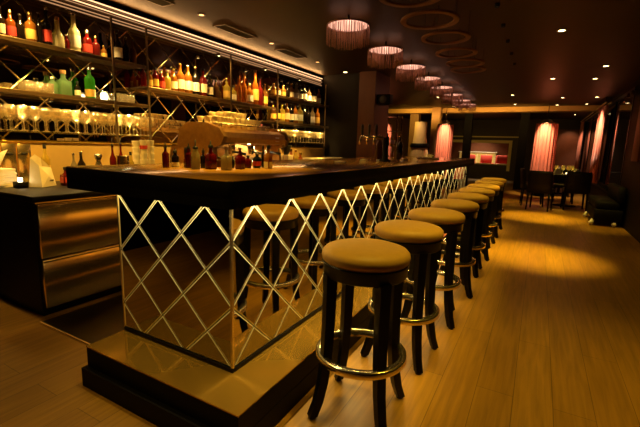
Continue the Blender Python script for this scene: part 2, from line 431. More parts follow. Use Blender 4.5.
# ---------------------------------------------------------------- bar stools
def make_stool():
    root = thing('bar_stool', 'x', 'bar stool', group='round padded bar stools along the bar')
    MB().lathe([(.02,.742),(.186,.742),(.196,.752),(.200,.768),(.197,.785),(.184,.799),(.15,.810),(.08,.815),(.0,.816)], seg=48).build('seat', M['leather'], root)
    MB().lathe([(.15,.680),(.182,.680),(.189,.686),(.191,.735),(.197,.742),(.15,.742)], seg=48).build('apron', M['blackwood'], root)
    for a in (50, 140, 230, 320):
        ca, sa = math.cos(rad(a)), math.sin(rad(a))
        pts = []; rr = []
        for z, r in ((.69,.170),(.60,.170),(.45,.172),(.30,.178),(.18,.190),(.08,.211),(.012,.236)):
            pts.append((r*ca, r*sa, z)); rr.append(.019+.006*min(1, max(0, (z)/.7)))
        # square tapered sabre leg
        mb = MB(); vs = []
        for (x, y, z), h in zip(pts, rr):
            for i, j in ((-1,-1),(1,-1),(1,1),(-1,1)):
                vs.append((x+h*(i*ca-j*sa), y+h*(i*sa+j*ca), z))
        n = len(pts); fs = [(k*4+i, k*4+(i+1) % 4, k*4+4+(i+1) % 4, k*4+4+i) for k in range(n-1) for i in range(4)]
        mb.add(vs, fs+[(0,1,2,3), tuple(n*4-4+i for i in range(4))])
        lg = mb.build('leg', M['blackwood'], root)
        MB().lathe([(.014,0),(.019,.004),(.019,.014),(.012,.018)], .236*ca, .236*sa, 0, 12).build('foot_cap', M['cap_black'], lg)
    b = MB(); prof = [(.182,.277),(.209,.277),(.213,.281),(.213,.306),(.209,.310),(.182,.310),(.182,.277)]
    b.lathe(prof, seg=56, cap=False)
    b.build('foot_ring', M['chrome'], root)['label'] = 'shiny metal foot ring'
    return root
SY = [1.60, 2.215, 2.855, 3.52, 4.19, 4.86, 5.55, 6.25, 6.98]
SX = [-.640, -.625, -.61, -.60, -.595, -.60, -.605, -.61, -.62]
stool_lab = ['padded tan bar stool nearest the mirrored bar corner, seen whole from seat to legs'] + ['tan padded bar stool, %s from the mirrored bar corner' % ORD[i] for i in range(1, 8)] + ['tan padded bar stool farthest along the bar, last of the row']
stool = None
for i, (x, y) in enumerate(zip(SX, SY)):
    if stool is None:
        stool = make_stool(); stool.location = (x, y, 0); stool['label'] = stool_lab[0]
    else:
        dup(stool, (x, y, 0), rad((-7, 5, 12, -4, 8, -10, 3, 6)[i-1]), stool_lab[i])

# ---------------------------------------------------------------- back counter and cabinet
WZ = .865
bc = thing('back_counter', 'long low back counter with dark worktop and steel upstand under mirrored wall', 'counter')
MB().box(-3.99, -2.90, 2.25, 6.83, .02, WZ-.04).build('carcass', M['black'], bc)
MB().rbox(-3.99, -2.84, 1.28, 6.83, WZ-.04, WZ, .006, 2).build('worktop', M['blackwood'], bc)
us = thing('steel_upstand', 'long low steel box upstand behind the worktop, under the glass shelves', 'upstand')
MB().box(-3.99, -3.75, 1.10, 6.9, WZ, 1.20).build('panel', M['steelmatte'], us)
MB().rbox(-3.995, -3.735, 1.08, 6.9, 1.20, 1.215, .004, 2).build('ledge', M['brass'], us)
cab = thing('drawer_cabinet', 'steel drawer cabinet with two wide fronts beside the bar end', 'cabinet', (-2.85, 1.3, 0))
MB().box(-1.13, -.035, 0, .94, .06, .824).build('body', M['black'], cab)
MB().box(-1.10, -.09, .03, .93, 0, .06).build('kickboard', M['black'], cab)
for z0, z1 in ((.085, .425), (.437, .815)):
    d = MB().rbox(-.034, 0, .012, .93, z0, z1, .004, 2).build('drawer', M['steel'], cab)
    MB().rbox(.0, .007, .012, .93, z1-.016, z1-.003, .002, 2).build('handle', M['steel'], d)
MB().box(-.034, -.001, 0, .94, .8155, .824).build('top_rail', M['steel'], cab)
# three steel lidded wells let into the upstand
for i, y0 in enumerate((1.38, 1.495, 1.605)):
    t = thing('steel_dispenser', ('leftmost','middle','rightmost')[i]+' of three small steel dispensers with dark oval pull', 'dispenser', (-3.72, y0, WZ), group='steel dispensers on the back counter')
    MB().rbox(-.028, 0, 0, .10, .0, .325, .004, 2).build('front', M['steel'], t)
    MB().lathe([(0,-.004),(.016,-.003),(.02,0),(.016,.003),(0,.004)], seg=14).build('pull', M['cap_black'], t)
    q = t.children[-1]; q.rotation_euler = (0, PI/2, 0); q.location = (.003, .05, .245); q.scale = (.6, 1.3, 1)

# ---------------------------------------------------------------- mirrored back wall, posts, shelves, cornice
mw = thing('mirrored_back_wall', 'dark wall mirror with diamond bevels behind the bottle shelves', 'mirror', (0,0,0))
diamonds(lambda u, v, d: (WX0+.012+d, u, v), -.6, 6.94, 1.216, 2.40, 3.375, 1.40, .175, .165, .0055, .0024, .0008).build('mirror_tiles', [M['wallmirror'], M['wallbevel']], mw, fix=False)
MB().box(WX0+.001, WX0+.006, -.6, 6.94, 1.216, 2.40).build('backing', M['black'], mw)
POSTS = [(1.30, 'leftmost slim bronze shelf post'), (2.45, 'slim bronze shelf post right of the small gold bottle'), (2.83, 'slim bronze shelf post left of the slim red bottle'), (4.10, 'slim bronze shelf post at the middle of the middle shelf'), (5.16, 'slim bronze shelf post at the right end of the middle shelf'), (6.72, 'rightmost slim bronze shelf post near the dark pillar')]
for y, lb in POSTS:
    o = MB().box(-3.672, -3.657, y-.008, y+.008, 1.215, 2.39).build('shelf_post', M['shelf']); tag(o, lb, 'post', 'bronze shelf posts')
    MB().lathe([(.018,0),(.018,.006),(0,.006)], -3.664, y, 1.215, 12).build('foot_plate', M['trim'], o)
PUCKS = []
def shelf(y0, y1, z, label, m='shelf', th=.018, lip=0.0, led=2.0):
    t = thing('bottle_shelf', label, 'shelf', (0, 0, 0), group='shelves on the mirrored wall')
    MB().rbox(-3.98, -3.68, y0, y1, z-th, z, .003, 2).build('shelf_board', M[m], t)
    if lip:
        MB().box(-3.692, -3.680, y0, y1, z-th-lip, z-th).build('front_lip', M[m], t)
        n = max(2, round((y1-y0)/.42))
        for k in range(n):
            y = y0+(y1-y0)*(k+.5)/n
            pk = MB().lathe([(.016,0),(.018,-.005),(.013,-.007)], -3.72, y, z-th, 14, cap=False).build('puck_light', M['trim'], t)
            MB().lathe([(0,-.006),(.013,-.006)], -3.72, y, z-th, 14, cap=False).build('lens', M['lamp'], pk)
            PUCKS.append((y, z, led))
Z1, Z2, Z3, Z4, Z5 = 2.013, 1.813, 1.62, 1.295, 1.03
shelf(1.05, 2.83, Z1, 'top left bronze shelf with frosted and red bottles', lip=.016); shelf(5.17, 6.9, Z1, 'top right bronze shelf with dark wine bottles', lip=.016)
shelf(2.84, 5.15, Z2, 'middle bronze shelf with the amber white-labelled bottles', lip=.016, led=2.5)
shelf(1.05, 2.83, Z3, 'lower left bronze shelf with green bottles and tumblers', lip=.016, led=7.0); shelf(5.17, 6.9, Z3, 'lower right bronze shelf with tall mixed bottles', lip=.016, led=7.0)
shelf(1.05, 3.02, Z4, 'left glass shelf crowded with stemmed glasses', 'shelfglass', .010); shelf(5.17, 6.9, Z4, 'right glass shelf with rows of stemmed glasses', 'shelfglass', .010)
cn = thing('lit_cornice', 'stepped cornice with glowing warm strips above the bottle shelves', 'cornice')
prof = [(-3.99,2.395),(-3.88,2.395),(-3.88,2.425),(-3.90,2.43),(-3.90,2.455),(-3.875,2.46),(-3.875,2.485),(-3.90,2.49),(-3.90,2.515),(-3.87,2.52),(-3.87,2.545),(-3.99,2.545)]
MB().prism(prof, -.6, 6.94).build('moulding', M['shelf'], cn)
for x, z, h, m in ((-3.880, 2.402, .010, 'led_soft'), (-3.900, 2.436, .010, 'led_soft'), (-3.876, 2.467, .008, 'led_soft'), (-3.900, 2.497, .010, 'led'), (-3.870, 2.529, .012, 'led')):
    MB().box(x, x+.004, -.6, 6.94, z, z+h).build('led_strip', M[m], cn)

# ---------------------------------------------------------------- bottles
def body_profile(kind, h, r):
    if kind == 'wine':  return [(r*.9,0),(r,.01),(r,.56*h),(r*.92,.63*h),(r*.5,.72*h),(r*.34,.78*h),(r*.32,.93*h),(r*.36,.935*h),(r*.36,.96*h),(0,.96*h)]
    if kind == 'spirit': return [(r*.92,0),(r,.012),(r,.60*h),(r*.9,.66*h),(r*.45,.73*h),(r*.36,.77*h),(r*.36,.90*h),(0,.90*h)]
    if kind == 'flask': return [(r*.75,0),(r*.95,.03*h),(r,.25*h),(r*.95,.42*h),(r*.6,.54*h),(r*.34,.60*h),(r*.32,.92*h),(0,.92*h)]
    if kind == 'tall':  return [(r*.9,0),(r*.95,.01),(r,.50*h),(r*.9,.58*h),(r*.5,.66*h),(r*.40,.72*h),(r*.38,.95*h),(0,.95*h)]
    if kind == 'squat': return [(r*.9,0),(r,.012),(r,.58*h),(r*.85,.68*h),(r*.4,.76*h),(r*.38,.88*h),(0,.88*h)]
    if kind == 'jar':   return [(r*.95,0),(r,.006),(r,.58*h),(r*.7,.66*h),(r*.62,.72*h),(r*.62,.78*h),(0,.78*h)]
CAPZ = {'wine': (.95, 1.0, .40), 'spirit': (.88, 1.0, .42), 'flask': (.90, 1.0, .36), 'tall': (.94, 1.0, .42), 'squat': (.86, 1.0, .5), 'jar': (.77, .86, .55)}
def bottle(loc, h, r, kind, glass, label, lab=None, cap='cap_black', name='bottle', group=None, pourer=False, lz=(.16, .46), rz=0.0, square=False):
    t = thing(name, label, 'bottle', loc, rz, group)
    if square:
        mb = MB(); mb.rbox(-r, r, -r, r, 0, .60*h, r*.3, 3); mb.lathe([(r*.85,.60*h),(r*.4,.70*h),(r*.36,.88*h),(0,.88*h)], seg=14)
    else:
        mb = MB().lathe(body_profile(kind, h, r), seg=18)
    mb.build('glass_body', G[glass], t)
    c0, c1, cr = CAPZ[kind] if not square else (.86, 1.0, .5)
    if pourer:
        MB().lathe([(r*cr*1.15,c0*h),(r*cr*1.15,c0*h+.012),(r*cr*.5,c0*h+.016),(.0035,c0*h+.02),(.003,h*1.14),(0,h*1.14)], seg=10).build('pourer', M['cap_black'], t)
    else:
        MB().lathe([(r*cr,c0*h),(r*cr,c1*h-.002),(r*cr*.9,c1*h),(0,c1*h)], seg=14).build('cap', M[cap], t)
    if lab:
        z0, z1 = lz[0]*h, lz[1]*h
        if square:
            MB().box(r+.0005, r+.002, -r*.75, r*.75, z0, z1).build('label', M[lab], t)
            MB().box(-r*.75, r*.75, -r-.002, -r-.0005, z0, z1).build('label', M[lab], t)
        else:
            n = 12; vs = []; R = r*1.012+.0006
            for k in range(n+1):
                a = rad(-125+180*k/n); vs += [(R*math.cos(a), R*math.sin(a), z0), (R*math.cos(a), R*math.sin(a), z1)]
            MB().add(vs, [(2*k, 2*k+2, 2*k+3, 2*k+1) for k in range(n)], 0, True).build('label', M[lab], t)
    return t
BXW = -3.85
GN = {'amber':'amber','orange':'orange','red':'red','darkred':'dark red','green':'green','palegreen':'pale green','dark':'black','brown':'brown','frost':'pale frosted','yellow':'yellow','clear':'clear','blue':'dark blue'}
LN = {'white':' with white label','gold_label':' with gold label','red_label':' with red label','cream':' with cream label',None:''}
def row(items, z, where, group):
    for i, (y, h, r, kind, glass, lab, cap, *special) in enumerate(items):
        q = special[0] if special else '%s bottle%s, %s from the left %s' % (GN[glass], LN[lab], ORD[i], where)
        bottle((BXW, y, z), h, r, kind, glass, q, lab, cap, group=group, rz=rad(random.uniform(-15, 15)))
row([
 (1.575,.22,.034,'spirit','amber','gold_label','cap_black'),
 (1.634,.24,.030,'wine','dark','cream','cap_black'),
 (1.703,.233,.034,'spirit','orange','red_label','cap_gold'),
 (1.774,.224,.030,'wine','dark',None,'cap_black'),
 (1.847,.262,.040,'spirit','amber','gold_label','cap_gold','amber bottle with gold label, left of two dark bottles on top left shelf'),
 (1.915,.278,.025,'wine','dark',None,'cap_silver'),
 (1.978,.325,.033,'wine','dark','red_label','cap_silver','tall dark bottle with red label and silver cap on top left shelf'),
 (2.066,.283,.045,'flask','frost',None,'cork','pale frosted flask bottle with long neck on top left shelf'),
 (2.135,.158,.022,'spirit','red',None,'cap_silver'),
 (2.206,.353,.048,'tall','frost','white','cap_silver','tallest pale frosted bottle on the top left shelf'),
 (2.322,.239,.042,'squat','red','red_label','cap_silver','bright red squat bottle with silver cap on top left shelf'),
 (2.404,.206,.036,'spirit','darkred',None,'cap_gold'),
 (2.482,.14,.028,'squat','amber','gold_label','cap_gold'),
 (2.63,.322,.044,'wine','dark','white','cap_black','black wine bottle with large white label right of the shelf post'),
 (2.722,.275,.036,'wine','dark',None,'cap_silver'),
 (2.800,.261,.034,'wine','brown',None,'cap_black')], Z1, 'end of the top left shelf', 'bottles on the top left shelf')
row([
 (5.30,.20,.045,'spirit','amber','gold_label','cap_gold'),
 (5.42,.21,.045,'spirit','brown','white','cap_black'),
 (5.574,.21,.048,'spirit','amber','gold_label','cap_gold'),
 (5.70,.26,.045,'wine','dark',None,'cap_silver'),
 (5.82,.273,.05,'wine','amber','cream','cap_gold'),
 (5.976,.285,.05,'wine','clear','white','cap_silver'),
 (6.12,.29,.045,'wine','dark','white','cap_black'),
 (6.25,.319,.05,'wine','dark','white','cap_silver'),
 (6.422,.297,.048,'wine','brown','white','cap_black'),
 (6.61,.34,.046,'wine','dark','white','cap_black'),
 (6.78,.299,.046,'spirit','amber','white','cap_gold')], Z1, 'end of the top right shelf', 'bottles on the top right shelf')
row([
 (2.915,.247,.030,'wine','red',None,'cap_black','slim red bottle beside the shelf post on middle shelf'),
 (2.992,.20,.033,'spirit','amber','gold_label','cap_gold'),
 (3.068,.243,.036,'spirit','red','gold_label','cap_black'),
 (3.150,.221,.036,'spirit','red','red_label','cap_gold'),
 (3.232,.233,.038,'spirit','yellow',None,'cap_gold'),
 (3.320,.27,.042,'spirit','amber','white','cap_gold'),
 (3.420,.346,.050,'wine','amber','white','cap_gold','tall amber bottle with brightest white label on the middle shelf'),
 (3.540,.349,.050,'wine','amber','white','cap_silver','amber bottle with white label just right of the tallest amber one'),
 (3.661,.35,.046,'wine','dark','white','cap_gold'),
 (3.785,.352,.050,'wine','darkred','cream','cap_black'),
 (3.900,.309,.042,'wine','dark','cream','cap_black'),
 (4.015,.252,.040,'spirit','brown',None,'cap_black'),
 (4.22,.30,.048,'spirit','yellow','gold_label','cap_gold'),
 (4.345,.226,.048,'spirit','yellow','cream','cap_black'),
 (4.465,.354,.048,'wine','amber',None,'cap_gold'),
 (4.580,.437,.046,'tall','amber',None,'cork','tall amber decanter bottle with cork, just left of bright white label'),
 (4.700,.301,.058,'squat','amber','white','cap_gold'),
 (4.837,.517,.055,'tall','orange','gold_label','cork','tallest orange bottle with cork on the middle shelf'),
 (4.958,.44,.048,'tall','darkred',None,'cap_black'),
 (5.078,.359,.045,'wine','amber','gold_label','cap_gold')], Z2, 'end of the middle shelf', 'bottles on the middle shelf')
row([
 (5.30,.25,.05,'spirit','brown','gold_label','cap_gold'),
 (5.42,.29,.05,'wine','dark','gold_label','cap_black'),
 (5.55,.293,.052,'spirit','yellow','gold_label','cap_gold'),
 (5.69,.344,.05,'wine','amber','cream','cap_gold'),
 (5.82,.33,.05,'wine','dark','white','cap_silver'),
 (5.96,.351,.055,'wine','amber','white','cap_gold'),
 (6.11,.36,.06,'wine','yellow','white','cap_silver'),
 (6.26,.36,.05,'wine','dark',None,'cap_black'),
 (6.40,.33,.05,'wine','dark',None,'cap_silver'),
 (6.56,.36,.05,'wine','clear','white','cap_silver'),
 (6.75,.36,.052,'wine','amber','gold_label','cap_black')], Z3, 'end of the lower right shelf', 'bottles on the lower right shelf')
# the lower left shelf: gin bottles, candle and tumblers
bottle((BXW, 1.985, Z3), .16, .040, 'squat', 'palegreen', 'pale green round bottle beside the tumblers on lower left shelf', None, 'cap_silver', group='bottles on the lower left shelf')
bottle((BXW, 2.078, Z3), .231, .050, 'squat', 'palegreen', 'square pale green bottle with brown stopper on lower left shelf', None, 'cork', square=True, group='bottles on the lower left shelf')
bottle((BXW, 2.20, Z3), .154, .026, 'spirit', 'dark', 'small black bottle between the square and the green bottle', 'white', 'cap_black', group='bottles on the lower left shelf')
bottle((BXW, 2.320, Z3), .310, .045, 'spirit', 'green', 'bright green bottle with silver cap on lower left shelf', 'gold_label', 'cap_silver', group='bottles on the lower left shelf', lz=(.08,.30))
t = thing('candle_lantern', 'small round glowing candle glass beside the green bottle', 'candle', (BXW+.05, 2.425, Z3))
MB().lathe([(.026,0),(.036,.012),(.042,.04),(.040,.07),(.030,.095)], seg=20, cap=False).build('glass_cup', M['shelfglass'], t)
MB().lathe([(.001,.004),(.026,.006),(.034,.03),(.032,.06),(.015,.075),(0,.076)], seg=18).build('glowing_wax', M['candle'], t)

# ---------------------------------------------------------------- glassware
def tumbler_mesh():
    return MB().lathe([(0,.004),(.026,.004),(.030,.0),(.031,.004),(.036,.085),(.0345,.085),(.029,.010),(0,.009)], seg=18, cap=False)
def wine_mesh():
    return MB().lathe([(0,.001),(.032,.001),(.030,.004),(.006,.010),(.004,.02),(.004,.085),(.010,.095),(.030,.112),(.038,.140),(.037,.170),(.032,.205),(.031,.205),(.036,.170),(.037,.140),(.029,.114),(0,.098)], seg=18, cap=False)
proto = {}
def glassware(kind, loc, label, group):
    if kind not in proto:
        o = (wine_mesh() if kind == 'wine_glass' else tumbler_mesh()).build(kind, M['glass']); proto[kind] = o; tag(o, label, 'glass', group); o.location = loc; return o
    c = proto[kind].copy(); COL.objects.link(c); c.location = loc; c['label'] = label; c['group'] = group; c.scale = (1,1,1); return c
for r_i, x in enumerate((-3.74, -3.83, -3.92)):
    for k in range(19):
        glassware('wine_glass', (x+random.uniform(-.004,.004), 1.33+.087*k+(.03 if r_i == 1 else 0), Z4), 'clear stemmed glass in the crowded rows on the left glass shelf', 'stemmed glasses on the left glass shelf')
for r_i, x in enumerate((-3.74, -3.84)):
    for k in range(16):
        glassware('wine_glass', (x, 5.28+.10*k+(.04 if r_i else 0), Z4), 'clear stemmed glass in the rows on the right glass shelf', 'stemmed glasses on the right glass shelf')
for y in (1.75, 1.83, 1.91):
    for x in (-3.76, -3.86):
        glassware('tumbler', (x, y, Z3), 'clear tumbler in the cluster left of the green bottles', 'tumblers left of the green bottles')
for y in (2.53, 2.61, 2.69):
    for x in (-3.76, -3.86):
        glassware('tumbler', (x, y, Z3), 'clear tumbler in the cluster right of the candle', 'tumblers right of the candle')
for y in [5.35+.115*k for k in range(11)]:
    for x in (-3.2, -3.31):
        o = glassware('tumbler', (x, y, WZ), 'pale tumbler in the rows at the far end of the back counter', 'tumblers at the far end of the back counter')
        o.scale = (1.2, 1.2, 2.2)

# ---------------------------------------------------------------- bottles and tools on the bar top
BG = 'bottles and shakers on the bar top'
def barb(x, y, h, r, kind, glass, label, **k): return bottle((x, y, ZT), h*1.13, r*1.08, kind, glass, label, group=BG, **k)
barb(-1.78, 1.464, .105, .017, 'spirit', 'darkred', 'dark red bottle with pourer, leftmost on the bar top', pourer=True)
barb(-1.80, 1.545, .080, .019, 'squat', 'dark', 'short black bottle with pourer and white band on the bar top', lab='white', lz=(.05,.3), pourer=True)
t = thing('black_topped_dispenser', 'pink dispenser with tall black top on the left of the bar', 'dispenser', (-1.745, 1.585, ZT), group=BG)
MB().rbox(-.016,.016,-.016,.016,0,.05,.006).build('container', G['orange'], t); MB().rbox(-.013,.013,-.013,.013,.05,.112,.003).build('pump_top', M['cap_black'], t)
barb(-1.683, 1.537, .105, .017, 'spirit', 'darkred', 'narrow dark red bottle with pourer left of the clear jar', pourer=True)
barb(-1.597, 1.505, .120, .021, 'jar', 'clear', 'clear jar of pink liquid with long pourer on the bar', pourer=True)
barb(-1.643, 1.605, .085, .015, 'spirit', 'dark', 'thin black bottle with pourer behind the clear jar', pourer=True)
barb(-1.557, 1.576, .118, .022, 'jar', 'red', 'square red bottle with tall dark pourer on the bar', square=True, pourer=True)
barb(-1.661, 1.747, .055, .016, 'squat', 'brown', 'small brown jar standing behind the red square bottle', cap='cap_black')
barb(-1.454, 1.586, .111, .021, 'jar', 'clear', 'clear square bottle with brown stopper at the bar front', square=True, cap='cork')
barb(-1.554, 1.74, .06, .015, 'squat', 'blue', 'small dark blue bottle behind the clear square bottle', cap='cap_black')
barb(-1.468, 1.711, .106, .020, 'jar', 'red', 'red square bottle with brown stopper right of the clear one', square=True, cap='cork')
barb(-1.503, 1.822, .066, .019, 'squat', 'darkred', 'short dark red pot right of the red stoppered bottle', cap='cap_black')
barb(-1.473, 1.869, .080, .023, 'squat', 'blue', 'dark blue and red round pot near the tall black bottle', lab='red_label', cap='cap_silver')
barb(-1.488, 1.948, .119, .0115, 'tall', 'dark', 'tall thin black bottle beside the white labelled bottle', cap='cap_black')
barb(-1.405, 1.888, .121, .018, 'jar', 'amber', 'orange bottle with big white label at right end of the row', square=True, lab='white', lz=(.02,.30), cap='cap_black')
# napkin piles and trays farther along the bar
for i, (x, y, n) in enumerate(((-1.50, 3.05, 3), (-1.52, 3.62, 4), (-1.50, 4.0, 3), (-1.42, 4.62, 4))):
    t = thing('napkin_stack', '%s white napkin stack along the bar from the corner' % ORD[i], 'napkins', (x, y, ZT), rad(12*i), 'white napkin stacks on the bar')
    for k in range(n):
        MB().box(-.03+.002*k, .03, -.06, .06-.003*k, .006*k, .006*k+.005).build('napkin', M['whiteplastic'], t)
# beer font
t = thing('beer_tap_tower', 'dark T-shaped beer tap tower standing on the bar', 'beer tap', (-1.42, 3.95, ZT))
MB().lathe([(.06,0),(.06,.015),(.03,.03),(.028,.24),(.03,.25)], seg=20).build('column', M['black'], t)
MB().tube([(-.03,-.02,.245),(-.28,-.02,.245)], .022, 12).build('crossbar', M['chrome'], t)
for x in (-.10, -.18, -.26):
    tp = MB().tube([(x,-.02,.245),(x,-.075,.235),(x,-.085,.17)], [.012,.012,.009], 10).build('tap', M['chrome'], t)
    MB().lathe([(.008,.262),(.014,.30),(.016,.36),(.010,.38),(0,.382)], x, -.03, 0, 12).build('tap_handle', M['cap_black'], tp)
for i, (x, y) in enumerate(((-1.72, 4.55), (-1.62, 5.05), (-1.75, 5.35))):
    bottle((x, y, ZT), .30, .042, 'wine', ('brown','dark','brown')[i], 'dark bottle with amber stopper past the tap tower, %s in depth' % ORD[i], None, 'cap_gold', group='dark bottles past the tap tower')
t = thing('drinks_tray', 'shallow tray holding straws and sticks farther along the bar', 'tray', (-1.42, 5.75, ZT), rad(20))
MB().rbox(-.14,.14,-.2,.2,0,.02,.02).build('tray_base', M['shelf'], t)
for k in range(7):
    MB().tube([(-.08+.02*k,-.12,.024),(-.02+.015*k,.10,.07)], .004, 6).build('straw', M['cream'], t)
MB().lathe([(.05,.02),(.055,.06),(.052,.06),(.048,.024)], .06, .1, 0, 16, cap=False).build('cup', M['chrome'], t)

# ---------------------------------------------------------------- things on the back counter
t = thing('paper_bag', 'open cream paper bag with dark print on the worktop', 'bag', (-3.42, 1.63, WZ), rad(30))
mb = MB(); w2, d2, h2 = .085, .05, .165
mb.add([(-d2,-w2,0),(d2,-w2,0),(d2,w2,0),(-d2,w2,0),(-d2*.8,-w2*.72,h2+.06),(d2*.55,-w2*.8,h2),(d2*.5,w2*.85,h2-.02),(-d2*.8,w2*.7,h2+.05),(d2*1.02,0,h2*.5),(-d2*.9,0,h2+.085)],
       [(0,3,2,1),(1,2,8),(1,8,5),(2,6,8),(5,8,6),(0,1,5,4),(2,3,7,6),(3,0,4,9),(3,9,7)])
mb.build('bag_body', M['cream'], t)
mb = MB()
for k, (yy, ww) in enumerate(((.012,.010),(.026,.008),(.038,.012),(.052,.008))): mb.obox((d2*1.01+.0006, yy, .045), (.0004,0,0), (0,ww*.45,0), (0,0,.006))
mb.build('print', M['ink'], t)
t = thing('napkin_pile', 'tall messy pile of pale napkins at the left photo edge', 'napkins', (-3.58, 1.40, WZ), rad(12))
for k in range(9):
    a = random.uniform(-.12, .12); ca, sa = math.cos(a), math.sin(a)
    MB().obox((0, random.uniform(-.012,.012), .008+.0155*k), (.09*ca,.09*sa,0), (-.085*sa,.085*ca,0), (0,0,.0070)).build('napkin', M['cream'], t)
MB().obox((.0,.01,.205), (.07,0,.02), (0,.03,.055), (-.002,0.004,.004)).build('folded_napkin', M['cream'], t)
t = thing('black_box', 'small black caddy between the napkin pile and paper bag', 'box', (-3.42, 1.475, WZ))
MB().rbox(-.04,.04,-.035,.035,0,.045,.006).build('caddy_body', M['black'], t)
MB().lathe([(.014,.045),(.014,.075),(0,.075)], 0, 0, 0, 12).build('white_tealight', M['candle'], t)
bottle((-3.36, 1.775, WZ), .15, .033, 'squat', 'darkred', 'dark red flask with white band right of the paper bag', 'red_label', 'cap_black', name='flask', square=True)
WB = 'bottles and tools on the back counter'
def wkb(x, y, h, r, kind, glass, label, **k): return bottle((x, y, WZ), h, r, kind, glass, label, group=WB, **k)
wkb(-3.62, 1.76, .33, .032, 'spirit', 'yellow', 'yellow green bottle behind the paper bag on back counter', lab='gold_label', cap='cap_black')
wkb(-3.35, 1.84, .262, .024, 'wine', 'clear', 'slim clear bottle right of the paper bag on back counter', lab='cream', cap='cap_silver')
wkb(-3.40, 1.93, .27, .033, 'wine', 'dark', 'black bottle left of the chrome shaker on back counter', lab='white', cap='cap_silver')
wkb(-3.30, 2.15, .345, .027, 'wine', 'darkred', 'dark red bottle with pourer left of the steel pot', pourer=True)
wkb(-3.42, 2.31, .355, .024, 'wine', 'darkred', 'dark red bottle with pourer behind the steel pot', pourer=True)
wkb(-3.33, 2.345, .275, .028, 'spirit', 'yellow', 'small yellow bottle right of the steel pot', lab='gold_label', cap='cap_black')
t = thing('cocktail_shaker', 'chrome cocktail shaker with flared top on back counter', 'shaker', (-3.33, 2.035, WZ), group=WB)
MB().lathe([(.024,0),(.030,.01),(.034,.14),(.024,.18),(.018,.20),(.030,.225)], seg=20).build('tin', M['chrome'], t); MB().lathe([(.030,.225),(.034,.24),(.028,.255),(0,.258)], seg=20).build('lid', M['cap_silver'], t)
t = thing('steel_pot', 'wide steel ice pot between the dark red bottles', 'pot', (-3.30, 2.245, WZ), group=WB)
MB().lathe([(.05,0),(.056,.01),(.056,.235),(.060,.24),(.055,.24),(.052,.015),(0,.012)], seg=24, cap=False).build('pot_body', M['steel'], t)
MB().tube([(.056,0,.2),(.085,0,.19),(.085,0,.11),(.056,0,.10)], .005, 8).build('pot_handle', M['chrome'], t)
t = thing('chopping_board', 'dark chopping board laid over a tray near paper cups', 'board', (-3.05, 2.30, WZ), group=WB)
MB().rbox(-.10,.10,-.13,.13,.14,.155,.01).build('board', M['blackwood'], t); MB().rbox(-.09,.09,-.11,.11,0,.14,.008).build('tray_box', M['steel'], t)
for i, (y, z) in enumerate(((2.42, .36), (2.50, .37), (2.58, .37))):
    t = thing('paper_cup_stack', '%s tall stack of white paper cups on the back counter' % ('left','middle','right')[i], 'cups', (-3.35, y, WZ), group='paper cup stacks')
    for k in range(6):
        zz = z*k/6; MB().lathe([(.026,zz),(.0345,zz+z/6+.012),(.0345,zz+z/6+.015),(.031,zz+z/6+.012)], seg=18).build('cup', M['cream'], t)
    if i == 1: MB().lathe([(.0352,.30),(.036,.335)], seg=18, cap=False).build('red_band', M['red_label'], t)
# espresso machine
em = thing('espresso_machine', 'large bronze espresso machine with cups stacked on its top', 'coffee machine', (-3.12, 3.24, WZ))
prof = [(-.50,.10),(-.50,.50),(-.42,.555),(.02,.545),(.12,.50),(.14,.44),(.12,.385),(-.10,.37),(-.12,.10)]
MB().prism(prof, 0, 1.16).build('hood', M['machine'], em)
prof2 = [(-.54,.0),(-.56,.30),(-.52,.52),(-.38,.605),(-.10,.60),(.10,.54),(.17,.45),(.12,.36),(.0,.33),(.05,.12),(.16,.08),(.16,.0)]
for y0, y1 in ((-.055, 0), (1.16, 1.21)):
    MB().prism(prof2, y0, y1).build('side_panel', M['machine'], em)
MB().rbox(-.50,.16,0,1.16,0,.10,.01).build('drip_tray', M['steel'], em)
MB().box(-.118,-.112,.02,1.14,.105,.365).build('back_plate', M['steel'], em)
MB().tube([(-.4,.0,.60),(-.4,1.16,.60)], .008, 8).tube([(.06,.0,.585),(.06,1.16,.585)], .008, 8).tube([(.06,.02,.585),(.06,.02,.52)], .008, 8).tube([(.06,1.14,.585),(.06,1.14,.52)], .008, 8).build('cup_rail', M['chrome'], em)
for y in (.22, .56, .90):
    gh = MB().lathe([(.036,.29),(.04,.30),(.04,.37),(.034,.38)], .03, y, 0, 20).build('group_head', M['chrome'], em)
    MB().tube([(.06,y,.285),(.13,y,.28),(.23,y,.265)], [.012,.013,.016], 10).build('portafilter_handle', M['cap_black'], gh)
    MB().lathe([(.034,.255),(.036,.29)], .03, y, 0, 18).build('portafilter', M['chrome'], gh)
for y in (.08, 1.08):
    MB().tube([(.10,y,.40),(.15,y,.34),(.15,y,.18)], .006, 8).build('steam_wand', M['chrome'], em)
MB().box(.128,.134,0.93,1.01,.42,.47).build('pressure_gauge', M['whiteplastic'], em)
cupm = MB().lathe([(.020,0),(.024,.004),(.038,.055),(.040,.062),(.036,.058),(.022,.008),(0,.006)], seg=16, cap=False)
cupo = None; k = 0
for ly in range(3):
    for yy in [3.31+.095*q for q in range(11)]:
        for xx in (-3.42, -3.30, -3.19):
            if ly == 2 and (yy < 3.5 or yy > 3.85): continue
            if ly == 1 and yy > 4.1: continue
            z = WZ+.548+.063*ly
            if cupo is None: cupo = cupm.build('coffee_cup', M['cream']); c = cupo
            else: c = cupo.copy(); COL.objects.link(c)
            c.location = (xx, yy, z); tag(c, 'cream coffee cup in the stacks on top of the espresso machine', 'cup', 'coffee cups on the espresso machine')
